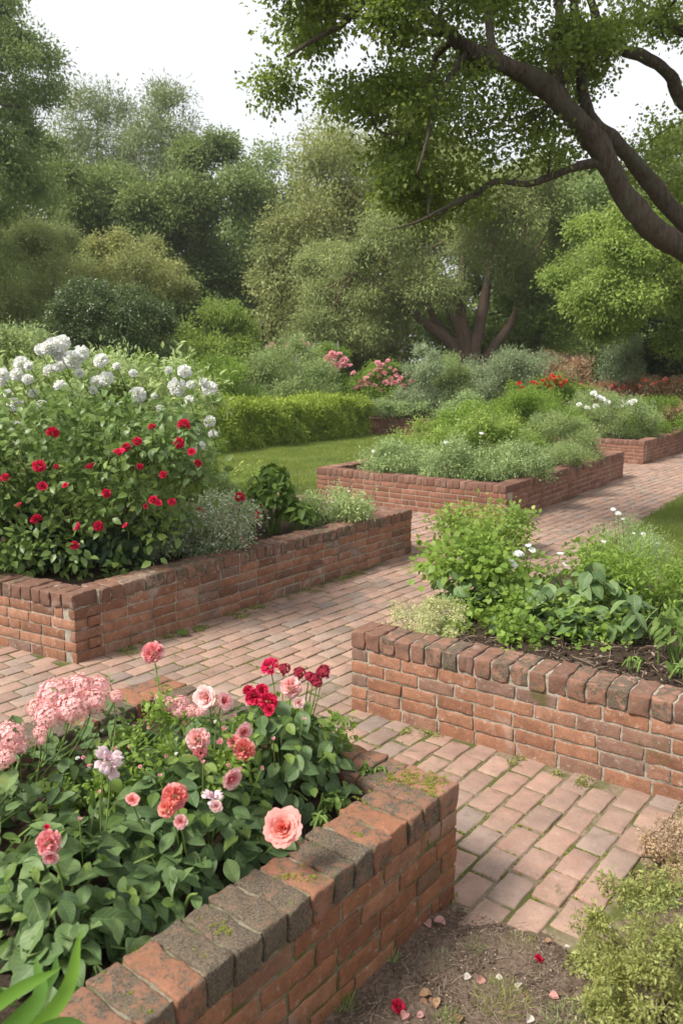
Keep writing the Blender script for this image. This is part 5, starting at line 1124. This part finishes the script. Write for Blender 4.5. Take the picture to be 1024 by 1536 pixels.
# ================= lawns =================
def grass(name, poly, n, s, m, z=.012, sparse=0.):
    p = np.array(poly, float); q = sample_poly(p, n)
    if sparse: q = q[fbm(q, 2.2) + R.normal(size=len(q)) * .3 > sparse]
    n = len(q); mb = MB(); P = np.column_stack([q, np.full(n, z)]); D = nrm(R.normal(size=(n, 3)) * [.45, .45, 0] + [0, 0, 1])
    inst(mb, blade(.09, .3, 2), P, D, nrm(R.normal(size=(n, 3)) * [1, 1, .1]), s * R.uniform(.5, 1.3, n) * (1 + .35 * fbm(q, 1.2)), np.clip(R.normal(.5, .2, n) + .18 * fbm(q, .8), 0, 1)); return tag(mb.build(name, m, None), kind='stuff')
LM['grass'] = leaf_mat('lawn_grass', (.075, .11, .02), (.135, .185, .035), (.23, .28, .065), trans=.35, patch=1.2, gain=1.2)
grass('grass', [(-3.4, 9.2), (.2, 9.3), (.8, 9.6), (-.4, 11.5), (1.6, 16), (1.9, 22), (.2, 22.6), (-3.5, 17), (-4.2, 14)], 120000, .055, LM['grass'])
grass('grass', [PR(4.4, -.03), PR(13.5, -.03), PR(13.5, 1.5), PR(4.4, 2.2), PR(3.6, 2.2), PR(3.2, .9)], 60000, .055, LM['grass'])
# ================= bare dirt: litter, petals, tufts, shrubs =================
def dirt_pts(n, px0=420, px1=1060, py0=1340, py1=1600):
    out = []
    while len(out) < n:
        p = atz(R.uniform(px0, px1), R.uniform(py0, py1), .02)[:2]
        if (p - SOILC) @ np.array([-.54, -.84]) > .03 or (p - SOILC) @ np.array([.805, -.593]) > .05:
            if (p - PA) @ np.array([.788, -.616]) > .02 or p[1] > 2.62: out.append(p)
    return np.array(out)
mb = MB()
for p in dirt_pts(2600):      # dry roots and stalks
    L = R.uniform(.012, .06) * (1 + 1.2 * (R.random() < .12)); a = R.uniform(0, 6.28); z = dirt_z(*p) + R.uniform(-.003, .006); d = np.array([math.cos(a), math.sin(a), R.normal() * .12]); s = np.array([-d[1], d[0], 0])
    tube(mb, [np.array([*p, z]), np.array([*p, z]) + d * L * .5 + s * L * R.normal() * .2 + [0, 0, .004], np.array([*p, z]) + d * L], R.uniform(.0004, .0011), 3, 2, v=R.random())
q = dirt_pts(5200); n = len(q); P = np.column_stack([q, [dirt_z(*p) + .002 for p in q]])
inst(mb, leaf4(.7, .1, .1), P, nrm(R.normal(size=(n, 3)) * [1, 1, .25]), nrm(R.normal(size=(n, 3)) * .4 + [0, 0, 1]), R.uniform(.003, .010, n), R.random(n))
nb = NB('dry_litter'); M['litter'] = nb.end(nb.pbr(nb.ramp(nb.attr('v'), [(0, (.06, .04, .03)), (.5, (.19, .14, .10)), (1, (.42, .33, .25))]), .9, .1))
tag(mb.build('ground_litter', M['litter']), kind='stuff')
mb = MB()                      # crumbs of earth
V, f, c = lattice([-1, -.5, .5, 1], [-1, -.5, .5, 1], [-1, -.5, .5, 1]); V = nrm(V)
for p in dirt_pts(1500):
    r = .0018 + .006 * R.random() ** 4; mb.add(V * r * R.uniform(.6, 1.2, 3) * (1 + .25 * R.normal(size=V.shape)) + [*p, dirt_z(*p) + r * .3], f, c, v=R.random())
tag(mb.build('soil_crumbs', M['dirt']), kind='stuff')
# moss in the joints
LM['moss'] = leaf_mat('bright_moss', (.06, .08, .012), (.13, .155, .02), (.24, .26, .04), trans=.2, patch=15)
mb = MB()
def moss_clump(p, rad, n, s=.005):
    q = R.normal(size=(n, 2)) * rad * .5; P = np.column_stack([p[0] + q[:, 0], p[1] + q[:, 1], np.full(n, p[2])]); h = np.exp(-(q ** 2).sum(1) / (rad * rad) * 2)
    P[:, 2] += h * rad * .35; inst(mb, leaf4(.7, .05, .2), P, nrm(R.normal(size=(n, 3)) * [1, 1, .3] + [0, 0, .7]), nrm(R.normal(size=(n, 3)) + [0, 0, 1]), s * R.uniform(.6, 1.4, n), np.clip(R.normal(.5, .25, n), 0, 1))
k = 0
for i in range(9000):
    c0 = R.uniform(-14, 22); r0 = R.integers(-12, 26)
    if R.random() < .55: s_, t_ = c0 * .2, (r0 + .5) * (bwid + jt)
    else: s_, t_ = (R.integers(-14, 22) + .5 * (r0 % 2) + .5) * (bl + jt), (r0 + R.uniform(-.45, .45)) * (bwid + jt)
    p = base_p + e1 * s_ + e2 * t_
    if not inpoly(p, path_poly)[0] or any(inpoly(p, bp)[0] for bp in bedsP) or p[1] > 5.8: continue
    if (p - SOILC) @ np.array([-.54, -.84]) > .0: continue
    m_ = fbm(p[None] + 3.1, 1.3)[0]
    if m_ + R.normal() * .12 < .22: continue
    moss_clump((p[0], p[1], .002), .007 + .004 * R.random(), 26, .0045); k += 1
print('moss clumps', k)
tag(mb.build('joint_moss', LM['moss']), kind='stuff')
# sandy rims of weeds where the walls meet the paving
mb = MB()
for (a_, b_, n, off) in ((PB, PBR, 130, -.05), (PC, PC2, 46, -.04), (PBR - dB * .4, PBR, 30, -.1), (PA, A_far, 26, -.03)):
    t = nrm(b_ - a_); nn = np.array([-t[1], t[0]]); L = np.linalg.norm(b_ - a_)
    for i in range(n):
        s = R.uniform(0, L)
        if fbm((a_ + t * s)[None] * 1.0 + 5, 1.7)[0] < .05: continue
        p = a_ + t * s + nn * (off + R.normal() * .04 - abs(R.normal()) * .03)
        moss_clump((p[0], p[1], .004), .035, 60, .010)
tag(mb.build('path_edge_weeds', LM['conifer']), kind='stuff')
# moss on the lichened coping
root = bpy.data.objects['brick_planter']; mb = MB()
for i in range(34):
    a = .094 * i * 1.004 + .0
    if fbm(np.array([[a * 3, 1.]]), 2)[0] < -.3: continue
    for j in range(R.integers(2, 9)):
        b_ = R.uniform(.01, .20); q = PA + dA * (a + R.normal() * .003) + nA * b_
        moss_clump((q[0], q[1], WH - .008), .010, 60, .0035)
for (x, y, n) in ((640, 1175, 30), (655, 1168, 30), (600, 1172, 26), (625, 1160, 26), (585, 1165, 18), (545, 1195, 8), (448, 1312, 14), (330, 1390, 10), (650, 1185, 20)):
    for j in range(n):
        p = atz(x + R.normal() * 14, y + R.normal() * 6, WH)
        if (p[:2] - PA) @ np.array([.788, -.616]) < -.005: moss_clump((p[0], p[1], WH - .002), .008, 34, .0032)
mb.build('moss', LM['moss'], root, origin=tuple(root.location))
# creeping grass tufts
GT = 'grass tufts on the bare dirt'
def tuft(name, label, px, py, rad, hgt, n, m, wd=.03, z=.02, grp=GT, cat='grass tuft', spread=.9):
    c = atz(px, py, z); c[2] = dirt_z(c[0], c[1]) if z < .1 else z; root = empty(name, c, label, cat, grp); mb = MB(); a = R.uniform(0, 6.28, n); r = rad * np.sqrt(R.random(n))
    P = np.column_stack([c[0] + r * np.cos(a), c[1] + r * np.sin(a), np.full(n, c[2] - .004)]); D = nrm(np.column_stack([np.cos(a) * r / rad, np.sin(a) * r / rad, np.full(n, spread)]) + R.normal(size=(n, 3)) * .35)
    D[:, 2] = abs(D[:, 2]); inst(mb, blade(wd, .45, 3), P, D, nrm(R.normal(size=(n, 3))), hgt * R.uniform(.4, 1.2, n), np.clip(R.normal(.55, .25, n), 0, 1)); mb.build('blades', m, root, origin=tuple(c)); return root
tuft('grass_tuft', 'widest wiry tuft of pale grass, in the middle of the dirt at the bottom', 752, 1502, .075, .04, 620, LM['conifer'], .05)
tuft('grass_tuft', 'pale straggly grass tuft on the dirt just below the paving', 782, 1418, .05, .03, 260, LM['conifer'], .05)
tuft('grass_tuft', 'small green tuft on the dirt, left of the pale straggly one', 712, 1418, .03, .025, 150, LM['sage'], .06)
tuft('grass_tuft', 'thin dull tuft beside the shaded part of the nearest planter', 655, 1440, .045, .03, 160, LM['bluegrey'], .05)
tuft('grass_tuft', 'tiny weed tuft close to the foot of the nearest planter wall', 588, 1436, .022, .03, 90, LM['sage'], .1)
tuft('grass_tuft', 'green tuft at the very bottom edge, left of the widest tuft', 672, 1530, .03, .03, 140, LM['shrub'], .06)
tuft('grass_tuft', 'long green blades against the nearest planter wall at the bottom', 512, 1510, .03, .06, 50, LM['shrub'], .08)
tuft('grass_tuft', 'green tuft at the very bottom edge, under the yellow-green shrub', 850, 1535, .07, .035, 320, LM['sage'], .06)
# yellow-green shrub and heathery shrub at the lower right
def low_shrub(name, label, poly, Y, Tk, m, size, LAI, **k): return plant(name, label, 'shrub', poly, Y, Tk, LM[m], size, base_z=.03, LAI=LAI, group='shrubs on the bare dirt', stems=16, stem_r=.004, **k)
low_shrub('shrub', 'yellow-green feathery shrub in the lower right corner', [(800, 1580), (835, 1540), (880, 1490), (888, 1450), (880, 1420), (900, 1395), (935, 1375), (975, 1362), (1030, 1350), (1120, 1360), (1140, 1640), (880, 1640)], 2.05, .28, 'conifer', .013, 3.4, tpl='leafn', Rs=.062, rc=.016, jit=.3, cover=4., vspread=.35)
cs = low_shrub('shrub', 'dry pinkish heathery shrub beside the right edge of the paving', [(930, 1400), (935, 1345), (955, 1300), (985, 1255), (1015, 1235), (1080, 1230), (1120, 1380), (1030, 1395), (970, 1392)], 2.75, .22, 'heather', .012, 3.2, tpl='leafn', Rs=.04, rc=.02, jit=.5, cover=3.5)
low_shrub('shrub', 'small green sprigs showing through the heathery shrub', [(925, 1368), (925, 1345), (955, 1330), (985, 1318), (1010, 1330), (990, 1352), (955, 1362)], 2.62, .08, 'sage', .012, 2.2, tpl='leafn', Rs=.03, rc=.02)
# fallen petals, each one a thing
M['petal_w'] = petal_mat('fallen_white_petal', [(0, (.78, .76, .70)), (1, (.70, .62, .55))]); M['petal_p'] = petal_mat('fallen_pink_petal', [(0, (.72, .42, .38)), (1, (.60, .30, .27))]); M['petal_r'] = petal_mat('fallen_red_petal', [(0, (.62, .05, .09)), (1, (.45, .02, .05))])
M['petal_b'] = petal_mat('dry_leaf', [(0, (.36, .22, .13)), (1, (.22, .13, .08))], trans=.2)
PT = leafbig(.8, 6, 7, droop=.1, fold=.5, wave=.06, seed=21, pk=.55)
def fallen(label, px, py, L, kind='petal', m='petal_w', n=1, z=.026):
    p = atz(px, py, z); p[2] = (dirt_z(p[0], p[1]) if z < .1 else z) + .005; mb = MB(); L = L * (p[1] * CT - (p[2] - H) * ST) / F
    for i in range(n):
        a = R.uniform(0, 6.28); inst(mb, PT, [p + [.3 * L * i * math.cos(a), .3 * L * i * math.sin(a), .003 * i]], [[math.cos(a), math.sin(a), .08]], [[R.normal() * .35, R.normal() * .35, 1.]], L * .8, R.random())
    return tag(mb.build('fallen_' + kind, M[m], None, origin=tuple(p)), label, 'fallen ' + kind, 'fallen petals and leaves')
for a in (('white petal against the bottom-right paver, beside the yellow-green shrub', 917, 1397, 20), ('white curled petal on the dirt below the paving edge', 843, 1423, 20), ('white petal on the dirt, right one of two at the shrub foot', 880, 1497, 15), ('white petal on the dirt, left one of two at the shrub foot', 866, 1493, 18),
          ('small white petal at the left tip of the yellow-green shrub', 872, 1461, 11), ('white petal just right of the widest grass tuft', 776, 1484, 18), ('white petal, upper of two left of the widest tuft', 706, 1463, 18), ('thin white petal between the tufts', 742, 1466, 15), ('white petal at the bottom edge near the widest tuft', 790, 1534, 22)): fallen(*a)
for a in (('pink petal, lower of two left of the widest tuft', 715, 1476, 22, 'petal', 'petal_p'), ('curled pink petal at the foot of the nearest planter wall end', 646, 1391, 20, 'petal', 'petal_p'), ('larger pink petal right beside the curled one at the wall end', 668, 1386, 24, 'petal', 'petal_p'), ('pink petal right of the widest grass tuft', 822, 1492, 20, 'petal', 'petal_p'),
          ('pale pink petal next to the crimson fallen bloom', 610, 1518, 22, 'petal', 'petal_p'), ('faded pink petal left of the lowest brown leaf', 636, 1522, 16, 'petal', 'petal_p'), ('dark pink petal on the soil inside the nearest planter corner', 510, 1170, 22, 'petal', 'petal_p', 1, .42)): fallen(*a)
for a in (('brown dry leaf above the faded pink petals', 648, 1492, 26, 'leaf', 'petal_b', 2), ('small dry leaf left of the brown pair', 628, 1502, 18, 'leaf', 'petal_b'), ('brown dry leaf at the bottom between two tufts', 690, 1522, 22, 'leaf', 'petal_b'), ('brown leaf under the widest grass tuft, on its right', 792, 1498, 14, 'leaf', 'petal_b'), ('dry leaf at the paving edge', 828, 1412, 16, 'leaf', 'petal_b'), ('dry leaf by the shaded wall foot', 672, 1372, 14, 'leaf', 'petal_b')): fallen(*a)
for lab, x, y, r, z in (('crimson spent bloom lying on the dirt near the bottom edge', 598, 1511, 14, .03), ('small red blossom lying on the dirt near the pale tuft', 808, 1438, 8, .03)):
    p = atz(x, y, z); o = bpy.data.objects.new('fallen_bloom', B['crim'][0]); C.objects.link(o); o.location = p; s = r * (p[1] * CT - (z - H) * ST) / F; o.scale = (s, s, s * .7); o.rotation_euler = (.5, .4, 1); tag(o, lab, 'fallen bloom', 'fallen petals and leaves')
for lab, x, y, m in (('yellow-green fallen leaf on the path below the left planter corner', 265, 954, 'petal_w'),): 
    p = atz(x, y, .02); mb = MB(); inst(mb, PT, [p], [[.8, .5, .1]], [[0, .1, 1.]], .10, .2); tag(mb.build('fallen_leaf', BL['forelight'], None, origin=tuple(p)), lab, 'fallen leaf')

# mulch, twigs and clods on the soil of the right planter
mb = MB(); lt = MB()
def bankz(q):
    a = (q - PC) @ dC; d = (q - PC) @ n_C; e = min(1, max(0, a) / .45); return .385 * e * e * (3 - 2 * e) * min(1, max(0, 3.3 - d)) + .02
for k in range(2600):
    q = PC + dC * R.uniform(.3, 3.) + n_C * R.uniform(.2, 1.) ; z = bankz(q)
    if k % 2: r = .003 + .012 * R.random() ** 3; mb.add(V * r * R.uniform(.6, 1.2, 3) * (1 + .25 * R.normal(size=V.shape)) + [*q, z + r * .2], f, c, v=R.random())
    elif k % 4: inst(lt, leaf4(.5, .15, .1), [[*q, z + .006]], nrm(R.normal(size=(1, 3)) * [1, 1, .3]), [[R.normal() * .4, R.normal() * .4, 1.]], R.uniform(.01, .035), R.random())
    else:
        a = R.uniform(0, 6.28); L = R.uniform(.03, .12); d = np.array([math.cos(a), math.sin(a), R.normal() * .1]); tube(lt, [[*q, z + .005], np.array([*q, z + .012]) + d * L * .5 + R.normal(size=3) * .004, np.array([*q, z + .006]) + d * L], R.uniform(.001, .003), 4, 2, v=R.random() * .7)
tag(mb.build('soil_clods', M['soil']), kind='stuff'); tag(lt.build('mulch', M['litter']), kind='stuff')
# a few leaves and grit blown over the paving
lt = MB()
for k in range(900):
    q = base_p + e1 * R.uniform(-1.5, 9) + e2 * R.uniform(-1.6, 3.2)
    if not inpoly(q, path_poly)[0] or any(inpoly(q, bp)[0] for bp in bedsP): continue
    inst(lt, leaf4(.6, .1, .1), [[*q, .013]], nrm(R.normal(size=(1, 3)) * [1, 1, .15]), [[R.normal() * .2, R.normal() * .2, 1.]], R.uniform(.003, .012) * (1 + 1.5 * (R.random() < .06)), R.random())
tag(lt.build('leaf_litter', M['litter']), kind='stuff')
b = NB('thin_haze'); vol = b.n.new('ShaderNodeVolumePrincipled'); vol.inputs['Color'].default_value = (.92, .95, 1, 1); vol.inputs['Density'].default_value = .0006; vol.inputs['Anisotropy'].default_value = .2
b.lk(vol.outputs[0], b.out.inputs['Volume'])
mb = MB(); slab(mb, np.array([-60., -8.]), np.array([60., -8.]), np.array([0, 1.]), 0, 80, -1.03, 22)
tag(mb.build('haze', b.m, None, smooth=False), kind='stuff')
